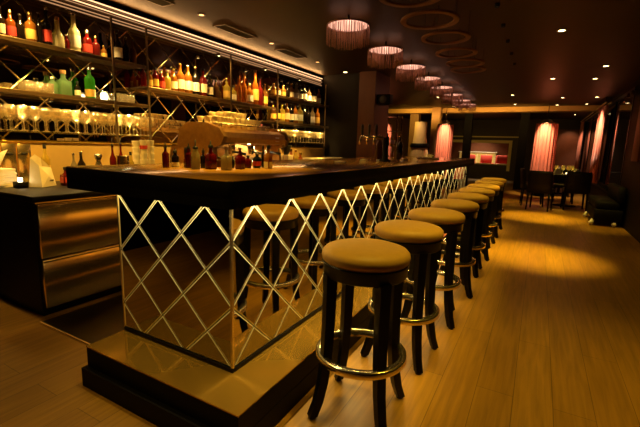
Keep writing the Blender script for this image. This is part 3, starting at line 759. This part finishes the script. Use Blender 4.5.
# grinder, orange bottles and scoop at the far end
t = thing('coffee_grinder', 'black coffee grinder with funnel hopper right of the espresso machine', 'grinder', (-3.2, 4.72, WZ))
MB().rbox(-.09,.09,-.07,.07,0,.24,.02).build('grinder_body', M['cream'], t); MB().lathe([(.04,.24),(.085,.37),(.085,.38),(0,.382)], seg=20).build('hopper', M['cap_black'], t)
MB().tube([(.09,0,.16),(.20,.02,.13)], .014, 8).build('fork', M['cap_black'], t)
wkb(-3.25, 4.93, .33, .048, 'spirit', 'orange', 'orange bottle right of the coffee grinder on back counter', lab='gold_label', cap='cap_gold')
wkb(-3.25, 5.06, .31, .046, 'spirit', 'yellow', 'yellow bottle beyond the orange one on back counter', lab='cream', cap='cap_gold')
wkb(-3.25, 5.20, .27, .046, 'squat', 'orange', 'squat red orange bottle next to the far tumblers', lab='red_label', cap='cap_gold')
# speaker under the ceiling by the pillar
t = thing('loudspeaker', 'black box loudspeaker mounted high on the pillar', 'speaker', (-2.588, 7.0, 2.02))
MB().rbox(-.13,.13,-.09,.09,0,.18,.015).build('cabinet', M['black'], t); MB().lathe([(.07,0),(.06,.006),(.02,.012),(0,.012)], seg=20).build('cone', M['vent'], t)
c = t.children[-1]; c.rotation_euler = (PI/2,0,0); c.location = (0,-.09,.09)
MB().box(-.132,-.10,-.03,.05,.06,.12).build('bracket', M['black'], t)

# ---------------------------------------------------------------- ceiling fixtures
def spot_lamp(name, loc, energy, angle, blend=.6, color=(1,.66,.30), target=None, radius=.03):
    l = bpy.data.lights.new(name, 'SPOT'); l.energy = energy; l.spot_size = rad(angle); l.spot_blend = blend; l.color = color; l.shadow_soft_size = radius
    o = bpy.data.objects.new(name, l); COL.objects.link(o); o.location = loc
    d = (Vector(target)-Vector(loc)) if target else Vector((0,0,-1))
    o.rotation_euler = d.to_track_quat('-Z', 'Y').to_euler()
    return o
fix = None
def downlight(x, y, z, label, group, lens='lamp', size=1.0):
    global fix
    t = thing('ceiling_spotlight', label, 'ceiling light', (x, y, z), group=group)
    MB().lathe([(.034*size,-.004),(.052*size,-.006),(.055*size,0),(.034*size,0)], seg=20, cap=False).build('trim_ring', M['trim'], t)
    MB().lathe([(0,-.003),(.034*size,-.003)], seg=20, cap=False).build('lens', M[lens], t)
    return t
AMB = (1, .66, .07)
walk = [(.25, 2.25, 20), (.06, 5.35, 230), (.05, 8.64, 210)]
for i, (x, y, e) in enumerate(walk):
    if y > 3: downlight(x, y, CZ, ('nearest bright ceiling spotlight over the walkway' if i == 1 else 'second ceiling spotlight over the walkway'), 'ceiling spotlights')
    else: downlight(x, y, CZ, 'ceiling spotlight overhead beside the first stools', 'ceiling spotlights')
    spot_lamp('walkway_spot', (x, y, CZ-.03), e*3, 40 if y > 3 else 70, 1.0, AMB)
    spot_lamp('walkway_wash', (x, y, CZ-.03), 44 if y > 3 else 70, 105 if y > 3 else 80, 1.0, AMB, None if y > 3 else (.65, 2.2, 0))
tabl = [(.74, 7.68, 70, 'ceiling spotlight nearest the right wall, left of the curtain track'), (.72, 8.86, 70, 'ceiling spotlight just beyond the nearest right-hand one'), (-.74, 10.81, 60, 'ceiling spotlight beyond the bar stools, left of the walkway'),
        (.33, 11.59, 110, 'ceiling spotlight in front of the red draped column'), (1.04, 11.68, 40, 'small ceiling spotlight beside the curtain track')]
for x, y, e, lb in tabl:
    downlight(x, y, CZ, lb, 'ceiling spotlights'); spot_lamp('table_spot', (x, y, CZ-.03), e*1.6, 44, .9, AMB, {.74: (.90, 8.35, 0), .72: (.90, 9.25, 0), .33: (.58, 10.95, .7)}.get(x))
for x, y, lb in ((-.79, 12.9, 'far ceiling spotlight just before the tan beam'), (.27, 13.3, 'far ceiling spotlight above the red draped column'), (-.85, 15.4, 'farthest ceiling spotlight beyond the tan beam'), (.92, 16.6, 'pale ceiling spotlight far off near the right wall'), (.97, 13.2, 'faint ceiling spotlight by the far window')):
    downlight(x, y, CZ, lb, 'ceiling spotlights')
for i, y in enumerate((2.15, 3.29, 4.56, 5.83)):
    downlight(-3.35, y, CZ, 'dim orange ceiling spotlight above the back bar, %s from the left' % ORD[i], 'back bar ceiling spotlights', 'lampdim', .8)
downlight(-3.30, 7.0-.22, CZ, 'very bright ceiling spotlight in front of the dark pillar', 'back bar ceiling spotlights')
downlight(-3.54, 8.76, CZ, 'small ceiling spotlight behind the dark pillar', 'back bar ceiling spotlights', 'lamp', .7)
downlight(-2.5, 10.73, CZ, 'small ceiling spotlight among the farthest pendants', 'far lounge spotlights', 'lamp', .9)
downlight(-2.57, 13.2, CZ, 'small ceiling spotlight behind the last pendant', 'far lounge spotlights', 'lamp', .9)
for i, y in enumerate((2.62, 3.92, 5.15)):
    t = thing('ceiling_vent', 'dark slotted air vent in the ceiling over the bar, %s from the left' % ORD[i], 'vent', (-3.42, y, CZ), group='ceiling vents')
    f = MB(); f.box(-.09,.09,-.30,-.28,-.012,0); f.box(-.09,.09,.28,.30,-.012,0); f.box(-.09,-.075,-.28,.28,-.012,0); f.box(.075,.09,-.28,.28,-.012,0); f.build('frame', M['trim'], t)
    s = MB()
    for k in range(5): s.obox((-.055+.0275*k, 0, -.006), (.009,0,.004), (0,.278,0), (-.001,0,.002))
    s.build('slats', M['vent'], t)
# cornice downlights over the bottles
for i, y in enumerate((1.72, 4.02, 5.02, 6.0)):
    t = thing('cornice_spotlight', 'small bright spotlight under the lit cornice, %s from the left' % ORD[i], 'spotlight', (-3.80, y, 2.39), group='spotlights under the cornice')
    MB().lathe([(.02,-.03),(.024,-.028),(.024,0.004),(0,.004)], seg=16, cap=False).build('housing', M['trim'], t)
    MB().lathe([(0,-.026),(.019,-.026)], seg=16, cap=False).build('lens', M['lamp'], t)
    MB().box(-.09,-.02,-.008,.008,-.008,.004).build('arm', M['trim'], t)
for y, e in ((1.72, 26), (2.3, 22), (3.42, 80), (4.02, 24), (4.75, 70), (5.5, 36), (6.3, 42)):
    spot_lamp('cornice_spot', (-3.70, y, 2.36), e, 110, .8, (1, .62, .18), (-3.86, y, 1.5), .02)

# fringe pendants over the bar
pend = None
PEND = [(-1.90,3.93),(-1.90,5.07),(-1.90,6.22),(-1.90,7.30),(-1.90,8.42),(-1.90,9.58),(-1.90,10.72),(-1.90,11.66)]
for i, (x, y) in enumerate(PEND):
    lb = 'round fringed pendant lamp over the bar, %s' % ('nearest and largest in the row' if i == 0 else ORD[i]+' in the row from the camera')
    if pend is None:
        pend = thing('fringed_pendant', lb, 'pendant lamp', (x, y, 2.50), group='fringed pendants over the bar')
        MB().lathe([(.215,-.012),(.226,-.012),(.226,.0),(.215,.0),(.215,-.012)], seg=48, cap=False).build('rim', M['fringe'], pend)
        MB().lathe([(0,-.004),(.212,-.004)], seg=36, cap=False).build('diffuser', M['fringe_top'], pend)
        MB().lathe([(0,.004),(.05,.004),(.05,.02),(.012,.03),(.012,.1),(0,.1)], seg=16).build('stem', M['cable'], pend)
        mb = MB()
        for k in range(64):
            a = 2*PI*k/64+random.uniform(-.02,.02); R = .221+.004*(k % 2); ln = .17+.03*random.random()
            mb.tube([(R*math.cos(a), R*math.sin(a), -.010), (R*math.cos(a+.01), R*math.sin(a+.01), -ln)], .0030, 5)
        for k in range(34):
            a = 2*PI*k/34+.03; R = .16; ln = .19+.03*random.random()
            mb.tube([(R*math.cos(a), R*math.sin(a), -.006), (R*math.cos(a), R*math.sin(a), -ln)], .0030, 5)
        mb.build('fringe', M['fringe'], pend)
    else: dup(pend, (x, y, 2.50), rad(17*i), lb)
    l = bpy.data.lights.new('pendant_bulb', 'POINT'); l.energy = .7; l.color = (1, .48, .32); l.shadow_soft_size = .03
    o = bpy.data.objects.new('pendant_bulb', l); COL.objects.link(o); o.location = (x, y, 2.44)
hoop = None
for i, (x, y, z) in enumerate(((-.93,2.93,2.33),(-.93,3.48,2.31),(-.955,4.22,2.35),(-1.0,5.03,2.38),(-.97,5.50,2.35),(-1.02,6.05,2.37))):
    lb = 'unlit bronze mesh hoop hanging over the stools, %s' % ('nearest one cut by the photo top' if i == 0 else ORD[i]+' from the camera')
    if hoop is None:
        hoop = thing('hanging_hoop', lb, 'hoop', (x, y, z), group='bronze hoops over the stools')
        b = MB(); b.lathe([(.195,-.008),(.236,-.010),(.240,0),(.236,.010),(.195,.008),(.190,0),(.195,-.008)], seg=56, cap=False); b.build('hoop_band', M['hoop'], hoop)
        for a in (90, 210, 330):
            MB().tube([(.215*math.cos(rad(a)), .215*math.sin(rad(a)), .008), (.215*math.cos(rad(a)), .215*math.sin(rad(a)), CZ-z)], .0025, 6).build('cable', M['cable'], hoop)
    else: dup(hoop, (x, y, z), rad(25*i), lb)

# ---------------------------------------------------------------- far lounge: draped columns
def draped(x, y, R, z0, z1, m, label, group):
    t = thing('draped_column', label, 'column', (x, y, 0), group=group)
    n = 120; vs = []; fs = []
    rows = [(z0, 1.06), (z0+(z1-z0)*.5, 1.02), (z1-.06, .98), (z1, .94)]
    for z, k in rows:
        for q in range(n):
            a = 2*PI*q/n; rr = R*k*(1+.075*math.sin(20*a)+.02*math.sin(7*a+z)); vs.append((rr*math.cos(a), rr*math.sin(a), z))
    for j in range(len(rows)-1):
        for q in range(n): q2 = (q+1) % n; fs.append((j*n+q, j*n+q2, (j+1)*n+q2, (j+1)*n+q))
    MB().add(vs, fs, 0, True).build('drape', m, t)
    MB().lathe([(R*.97,z1-.005),(R*1.0,z1+.012),(R*.55,z1+.05),(R*.42,z1+.10),(R*.12,z1+.14),(.012,z1+.16),(.010,CZ)], seg=28).build('crown', M['trim'], t)
    MB().lathe([(R*.5,0),(R*.5,z1)], seg=16).build('core_post', M['black'], t)
    return t
draped(.08, 13.0, .27, .35, 2.05, M['curtain'], 'red draped column behind the dining table', 'draped columns')
draped(-2.72, 13.0, .24, .35, 2.02, M['curtain'], 'red draped column left of the far window opening', 'draped columns')
draped(-4.35, 12.0, .20, .35, 1.98, M['curtain'], 'red draped column seen behind the beer taps', 'draped columns')
spot_lamp('drape_spot', (.0, 12.35, 2.5), 420, 46, 1.0, (1,.64,.34), (.06, 12.8, 1.45))
spot_lamp('drape_spot', (-2.6, 12.4, 2.5), 380, 46, 1.0, (1,.64,.36), (-2.72, 12.8, 1.45))
spot_lamp('drape_spot', (-4.15, 11.4, 2.5), 260, 50, .9, (1,.64,.36), (-4.35, 11.8, 1.4))
t = thing('tan_cone_lamp', 'tan flared column lamp with dark band beyond the taps', 'lamp', (-3.45, 12.8, 0))
MB().lathe([(.34,.75),(.30,1.0),(.24,1.35),(.20,1.7),(.19,2.1)], seg=32).build('lamp_shade', M['tandrape'], t)
MB().lathe([(.262,1.28),(.30,1.30),(.29,1.42),(.235,1.42)], seg=32, cap=False).build('dark_band', M['black'], t)
MB().lathe([(.25,0),(.25,.75)], seg=24).build('base', M['black'], t)
spot_lamp('cone_spot', (-3.45, 12.0, 2.5), 45, 60, .8, (1,.66,.30), (-3.5, 12.7, 1.5))
struct(MB().box(-3.25, -2.98, 13.3, 13.59, 0, CZ).build('pillar_5', M['lounge']))
struct(MB().box(-4.15, -3.85, 13.9, 14.2, 0, 2.455).build('pillar_6', M['lounge']))
spot_lamp('lounge_wash', (-3.9, 12.2, 2.55), 60, 110, .9, AMB, (-4.2, 14.5, 1.2))
# rack behind the taps
t = thing('metal_bottle_rack', 'tall open metal rack with bottles standing behind the bar end', 'rack', (-2.75, 8.3, 0))
for x in (-.33, .0):
    for y in (0, .3): MB().box(x-.012, x+.012, y-.012, y+.012, 0, 1.95).build('upright', M['steel'], t)
for z in (.9, 1.3, 1.62, 1.93): MB().box(-.33, 0, 0, .3, z-.012, z).build('rack_shelf', M['shelf'], t)
for i, (x, z, g) in enumerate(((-.25,1.3,'dark'),(-.15,1.3,'yellow'),(-.06,1.3,'amber'),(-.24,.9,'brown'),(-.12,.9,'amber'))):
    bottle((-2.75+x, 8.45, z), .27, .04, 'wine', g, '%s bottle on the %s shelf of the metal rack' % (GN[g], 'middle' if z > 1 else 'lower'), 'white', 'cap_silver', group='bottles in the metal rack')

# curtains and track at the right wall
def curtain(x, y0, y1, z0, z1, label, m='curtain', amp=.05):
    n = int((y1-y0)/.02); vs = []; fs = []
    for j, z in enumerate((z0, (z0+z1)/2, z1)):
        for k in range(n+1):
            y = y0+(y1-y0)*k/n; vs.append((x+amp*math.sin(k*.62)*(1.1-.2*j)+.012*math.sin(k*.23), y, z))
    for j in range(2):
        for k in range(n): fs.append((j*(n+1)+k, j*(n+1)+k+1, (j+1)*(n+1)+k+1, (j+1)*(n+1)+k))
    o = MB().add(vs, fs, 0, True).build('window_curtain', M[m], None, fix=False)
    sm = o.modifiers.new('thick', 'SOLIDIFY'); sm.thickness = .006
    return tag(o, label, 'curtain', 'red window curtains')
curtain(1.29, 11.95, 13.1, .52, 2.45, 'bright red curtain between the two dark windows')
curtain(1.29, 17.9, 18.4, .52, 2.45, 'narrow red curtain at the far edge of the farthest window')
struct(MB().rbox(1.36, WX1-.001, 7.95, 8.45, 1.15, 2.5, .01, 2).build('trim_4', M['panel_wood']))
spot_lamp('curtain_spot', (.70, 12.1, 2.57), 300, 75, .9, (1,.68,.42), (1.29, 12.6, 1.55))
spot_lamp('curtain_spot', (.95, 17.2, 2.5), 110, 55, .8, (1,.68,.42), (1.29, 18.0, 1.35))
t = thing('curtain_track', 'double brass curtain track along the ceiling above the windows', 'curtain track', (1.29, 11.7, 2.46))
for dx in (-.05, .05): MB().box(dx-.012, dx+.012, 0, 6.8, 0, .028).build('rail', M['steelmatte'], t)
for y in (.1, 3.3, 6.6): MB().box(-.06,.06,y,y+.03,.028,.14).build('hanger', M['trim'], t)
for i, y in enumerate((9.02, 9.40)):
    t = thing('wall_spotlight', '%s of the pair of wall spotlights at upper right' % ('nearer','farther')[i], 'spotlight', (1.385, y, 2.36), group='wall spotlights')
    MB().rbox(-.025,.015,-.02,.02,-.03,.03,.006).build('wall_plate', M['trim'], t); MB().lathe([(.028,-.05),(.03,-.045),(.02,.03),(0,.032)], -.06, 0, 0, 14).build('housing', M['trim'], t)
    MB().lathe([(0,-.048),(.026,-.048)], -.06, 0, 0, 14, cap=False).build('lens', M['lamp'], t)
# bench on white castors
t = thing('upholstered_bench', 'black upholstered bench on white feet against the right wall', 'bench', (1.14, 8.9, 0))
MB().rbox(-.20,.22,-.60,.60,.10,.30,.03).build('base', M['black'], t); MB().rbox(-.20,.18,-.58,.58,.30,.44,.05).build('seat', M['black'], t)
MB().rbox(.10,.22,-.60,.60,.44,.70,.04).build('backrest', M['black'], t)
for x in (-.17, .17):
    for y in (-.50, .50):
        MB().tube([(x,y,.10),(x-.03,y-.02,.085),(x-.04,y-.06,.06),(x-.07,y-.09,.033)], [.020,.030,.036,.032], 10).build('foot', M['whiteplastic'], t).__setitem__('label', 'white curved foot')

# ---------------------------------------------------------------- dining tables and chairs
def make_chair():
    t = thing('dining_chair', 'x', 'chair', group='dark leather dining chairs')
    MB().rbox(-.24,.24,-.22,.24,.38,.48,.05,4).build('seat', M['darkleather'], t)
    mb = MB(); vs = []; n = 8
    for j, (z, lean) in enumerate(((.40,0),(.60,-.015),(.78,-.035),(.86,-.045))):
        for k in range(n+1):
            u = -1+2*k/n; w_ = .24 if j < 3 else .225
            vs.append((w_*u, -.22+lean+.05*u*u, z))
    for j, (z, lean) in enumerate(((.40,0),(.60,-.015),(.78,-.035),(.86,-.045))):
        for k in range(n+1):
            u = -1+2*k/n; w_ = .24 if j < 3 else .225
            vs.append((w_*u, -.27+lean+.05*u*u, z))
    o = 4*(n+1); fs = []
    for j in range(3):
        for k in range(n):
            a = j*(n+1)+k; fs.append((a, a+1, a+n+2, a+n+1)); fs.append((o+a, o+a+n+1, o+a+n+2, o+a+1))
        fs.append((j*(n+1), (j+1)*(n+1), o+(j+1)*(n+1), o+j*(n+1))); e_ = j*(n+1)+n; fs.append((e_, o+e_, o+e_+n+1, e_+n+1))
    for k in range(n): fs.append((k, o+k, o+k+1, k+1)); q = 3*(n+1)+k; fs.append((q, q+1, o+q+1, o+q))
    mb.add(vs, fs, 0, True).build('backrest', M['darkleather'], t)
    for x in (-.20, .20):
        for y in (-.21, .20):
            MB().tube([(x,y,.39),(x*1.06,y*1.08,0.0)], [.024,.015], 8).build('leg', M['blackwood'], t)
    return t
def make_table():
    t = thing('dining_table', 'x', 'table', group='dining tables')
    MB().rbox(-.40,.40,-.40,.40,.725,.755,.01).build('tabletop', M['blackwood'], t)
    MB().lathe([(.04,.03),(.035,.725)], seg=16).build('pedestal', M['black'], t); MB().lathe([(.26,0),(.26,.015),(.05,.035)], seg=24).build('base', M['black'], t)
    return t
tb = make_table(); tb.location = (.62, 11.05, 0); tb['label'] = 'dark square dining table laid with napkins and glasses'
dup(tb, (.62, 14.2, 0), 0, 'dark dining table standing farther back behind the laid table')
ch = make_chair(); ch.location = (.10, 9.85, 0); ch.rotation_euler = (0,0,rad(-10)); ch['label'] = 'dark leather dining chair left of the laid table, back to camera'
dup(ch, (.78, 10.42, 0), rad(4), 'dark leather dining chair right of the first, back to camera')
dup(ch, (-.06, 10.55, 0), rad(-85), 'dark chair on the left side of the laid table')
dup(ch, (.62, 11.75, 0), rad(180), 'dark chair behind the laid table facing the camera')
dup(ch, (.62, 13.4, 0), rad(0), 'dark chair at the farther dining table')
for i, (x, y) in enumerate(((.42,10.80),(.80,10.80),(.42,11.30),(.80,11.30))):
    t = thing('folded_napkin', 'white folded napkin at the %s place of the laid table' % ('near left','near right','far left','far right')[i], 'napkin', (x, y, .755), rad(20*i), 'napkins on the laid table')
    MB().add([(-.07,-.06,0),(.07,-.06,0),(.07,.06,0),(-.07,.06,0),(-.05,0,.13),(.05,0,.13)], [(0,1,2,3),(0,4,5,1),(2,5,4,3),(0,3,4),(1,5,2)]).build('linen', M['whiteplastic'], t)
for i, (x, y) in enumerate(((.52,10.95),(.70,10.95),(.52,11.2),(.70,11.2),(.61,10.75),(.38,11.05))):
    o = glassware('wine_glass', (x, y, .755), 'stemmed glass on the laid dining table', 'stemmed glasses on the laid table')
t = thing('table_candle', 'small lit candle in the middle of the laid table', 'candle', (.61, 11.07, .755))
MB().lathe([(.03,0),(.036,.05),(.033,.05),(.027,.006),(0,.005)], seg=16, cap=False).build('holder', M['glass'], t); MB().lathe([(.02,.007),(.02,.04),(0,.045)], seg=12).build('wax', M['candle'], t)

# ---------------------------------------------------------------- the next room, seen through the opening
for i, (x, y) in enumerate(((-3.0, 20.2), (-2.2, 20.4), (-1.45, 20.2))):
    t = thing('red_armchair', 'red armchair in the next room, %s from the left' % ORD[i], 'armchair', (x, y, 0), rad(15*i), 'red armchairs in the next room')
    MB().rbox(-.26,.26,-.26,.26,.15,.48,.06).build('seat', M['redchair'], t); MB().rbox(-.26,.26,.16,.30,.48,1.05,.05).build('backrest', M['redchair'], t)
    for x_ in (-.30,.24): MB().rbox(x_,x_+.07,-.24,.26,.15,.68,.03).build('armrest', M['redchair'], t)
    for sx in (-.2,.2):
        for sy_ in (-.2,.2): MB().tube([(sx,sy_,.16),(sx,sy_,0)], .02, 8).build('leg', M['black'], t)
t = thing('white_sideboard', 'pale lit sideboard against the wall of the next room', 'sideboard', (-2.9, 22.5, 0))
MB().rbox(-.9,.9,-.25,.25,.08,1.15,.02).build('body', M['cream'], t); MB().rbox(-.95,.95,-.27,.27,1.15,1.19,.01).build('top', M['whiteplastic'], t)
for k in range(4): MB().box(-.86+.44*k,-.46+.44*k,-.262,-.25,.14,1.10).build('door', M['frame_yellow'], t)
MB().box(-.85,.85,-.2,.2,0,.08).build('kickboard', M['black'], t)
for i, (x, y) in enumerate(((-3.0, 20.0), (-2.0, 20.9), (-2.6, 21.6), (-1.5, 21.2))):
    downlight(x, y, CZ, 'ceiling spotlight inside the next room, %s from the front' % ORD[i], 'next room spotlights', 'lamp', 1.2)
for x, y in ((-2.8, 20.4), (-1.8, 20.6), (-2.8, 21.9)): spot_lamp('next_room_spot', (x, y, CZ-.05), 280, 110, .8, (1,.78,.42))

# ---------------------------------------------------------------- lights of the place and added spots
# spots and small dark housings added to brighten the stools and bar corner
def baffled(x, y, label, group):
    t = thing('added_cylinder_light', label, 'ceiling light', (x, y, CZ), group=group)
    MB().lathe([(.020,-.032),(.023,-.032),(.024,0),(.020,0),(.020,-.032)], seg=16, cap=False).build('housing', M['black'], t)
    MB().lathe([(0,-.004),(.018,-.004)], seg=16, cap=False).build('lens', M['lampdim'], t)
for i, (x, y) in enumerate([(-.90, .45)]+[(-.50, q) for q in SY]):
    baffled(x, y, 'added black cylinder spotlight under the dark ceiling over the stools, %s from the camera' % ORD[i], 'added cylinder spotlights over the stools')
    spot_lamp('added_stool_spot', (x, y, CZ-.05), 90 if i else 50, 34, .8, AMB, (-.68, y-.02, .8) if i else (-1.35, 1.2, .3))
for x, y, e, a in ((-1.65, 1.80, 230, 46), (-1.55, 3.4, 40, 50), (-1.6, 5.4, 30, 60)):
    spot_lamp('bar_spot', (x, y, CZ-.02), e, a, .8, AMB)
for i, (x, y, e) in enumerate(((-1.95, -.05, 70), (-.4, -1.7, 260), (-2.2, -2.2, 15))):  # unseen spots added so the floor mirrored in the bar end is lit
    downlight(x, y, CZ, 'added ceiling spotlight over the floor behind the camera, %s from the bar end' % ORD[i], 'added spotlights behind the camera', 'lampdim', .6)
    spot_lamp('added_rear_spot', (x, y, CZ-.03), e, 60 if i else 36, .9, AMB, (x, y, 0) if i else (-1.95, .0, 0))
# aisle and back counter: spots added without fixtures to brighten drawers and upstand
for y, e in ((1.7, 280), (3.3, 260), (5.2, 260)):
    spot_lamp('added_aisle_spot', (-2.75, y, CZ-.02), e, 70, .8, (1,.57,.09), (-3.7, y, 1.0))
def area(name, loc, sx, sy, e, color, target, axis=(0,1,0), spread=180):
    """strip light: sx metres long along axis, facing target"""
    l = bpy.data.lights.new(name, 'AREA'); l.shape = 'RECTANGLE'; l.size = sx; l.size_y = sy; l.energy = e; l.color = color; l.spread = rad(spread)
    o = bpy.data.objects.new(name, l); COL.objects.link(o)
    z = (Vector(loc)-Vector(target)).normalized(); x = Vector(axis); x = (x-z*x.dot(z)).normalized(); y = z.cross(x)
    o.matrix_world = Matrix(((x.x,y.x,z.x,loc[0]),(x.y,y.y,z.y,loc[1]),(x.z,y.z,z.z,loc[2]),(0,0,0,1))); return o
# glow of the LED strips (same place as the visible strips)
area('bar_front_glow', (-1.051, 4.3, ZS-.010), 6.2, .018, 42, (1,.74,.28), (-1.10, 4.3, 0))
area('bar_end_glow', (-1.51, 1.157, ZS-.010), .86, .018, 2.2, (1,.74,.28), (-1.51, 1.21, 0), (1,0,0))
area('bar_work_glow', (-2.04, 4.55, ZS-.012), 5.6, .02, 22, (1,.60,.10), (-1.93, 4.55, .5), (0,1,0), 100)
area('cornice_glow', (-3.86, 3.2, 2.55), 7.4, .03, 26, (1,.50,.16), (-3.5, 3.2, 2.62))
for y, z, e in PUCKS:
    spot_lamp('shelf_puck_spot', (-3.72, y, z-.026), e*3.6, 135, .7, (1,.64,.18), (-3.84, y, z-.4), .012)
area('machine_work_light', (-3.1, 3.82, WZ+.365), .9, .05, 14, (1,.80,.45), (-3.1, 3.75, .9))
# beam wash and far lounge
area('beam_wash', (-2.2, 13.0, 2.3), 4.0, .1, 34, (1,.56,.12), (-2.2, 13.6, 2.55), (1,0,0))
area('beam_wash', (.3, 13.1, 2.42), 1.6, .05, .7, (1,.58,.15), (.3, 13.6, 2.55), (1,0,0))
spot_lamp('panel_spot', (.95, 18.2, 2.5), 70, 70, .8, (1,.55,.25), (.95, 19, 1.2))

w = bpy.data.worlds.new('world'); sc.world = w; w.use_nodes = True
w.node_tree.nodes['Background'].inputs[0].default_value = (.01, .006, .003, 1)
w.node_tree.nodes['Background'].inputs[1].default_value = .2

vs_ = sc.view_settings; sc.display_settings.display_device = 'sRGB'
vs_.view_transform = 'Standard'; vs_.look = 'None'; vs_.exposure = 0.0; vs_.gamma = 1.0; vs_.use_curve_mapping = False
sc.cycles.use_denoising = True
sc.cycles.max_bounces = 12; sc.cycles.transparent_max_bounces = 24
sc.cycles.sample_clamp_indirect = 4.0
sc.cycles.caustics_reflective = True; sc.cycles.caustics_refractive = False
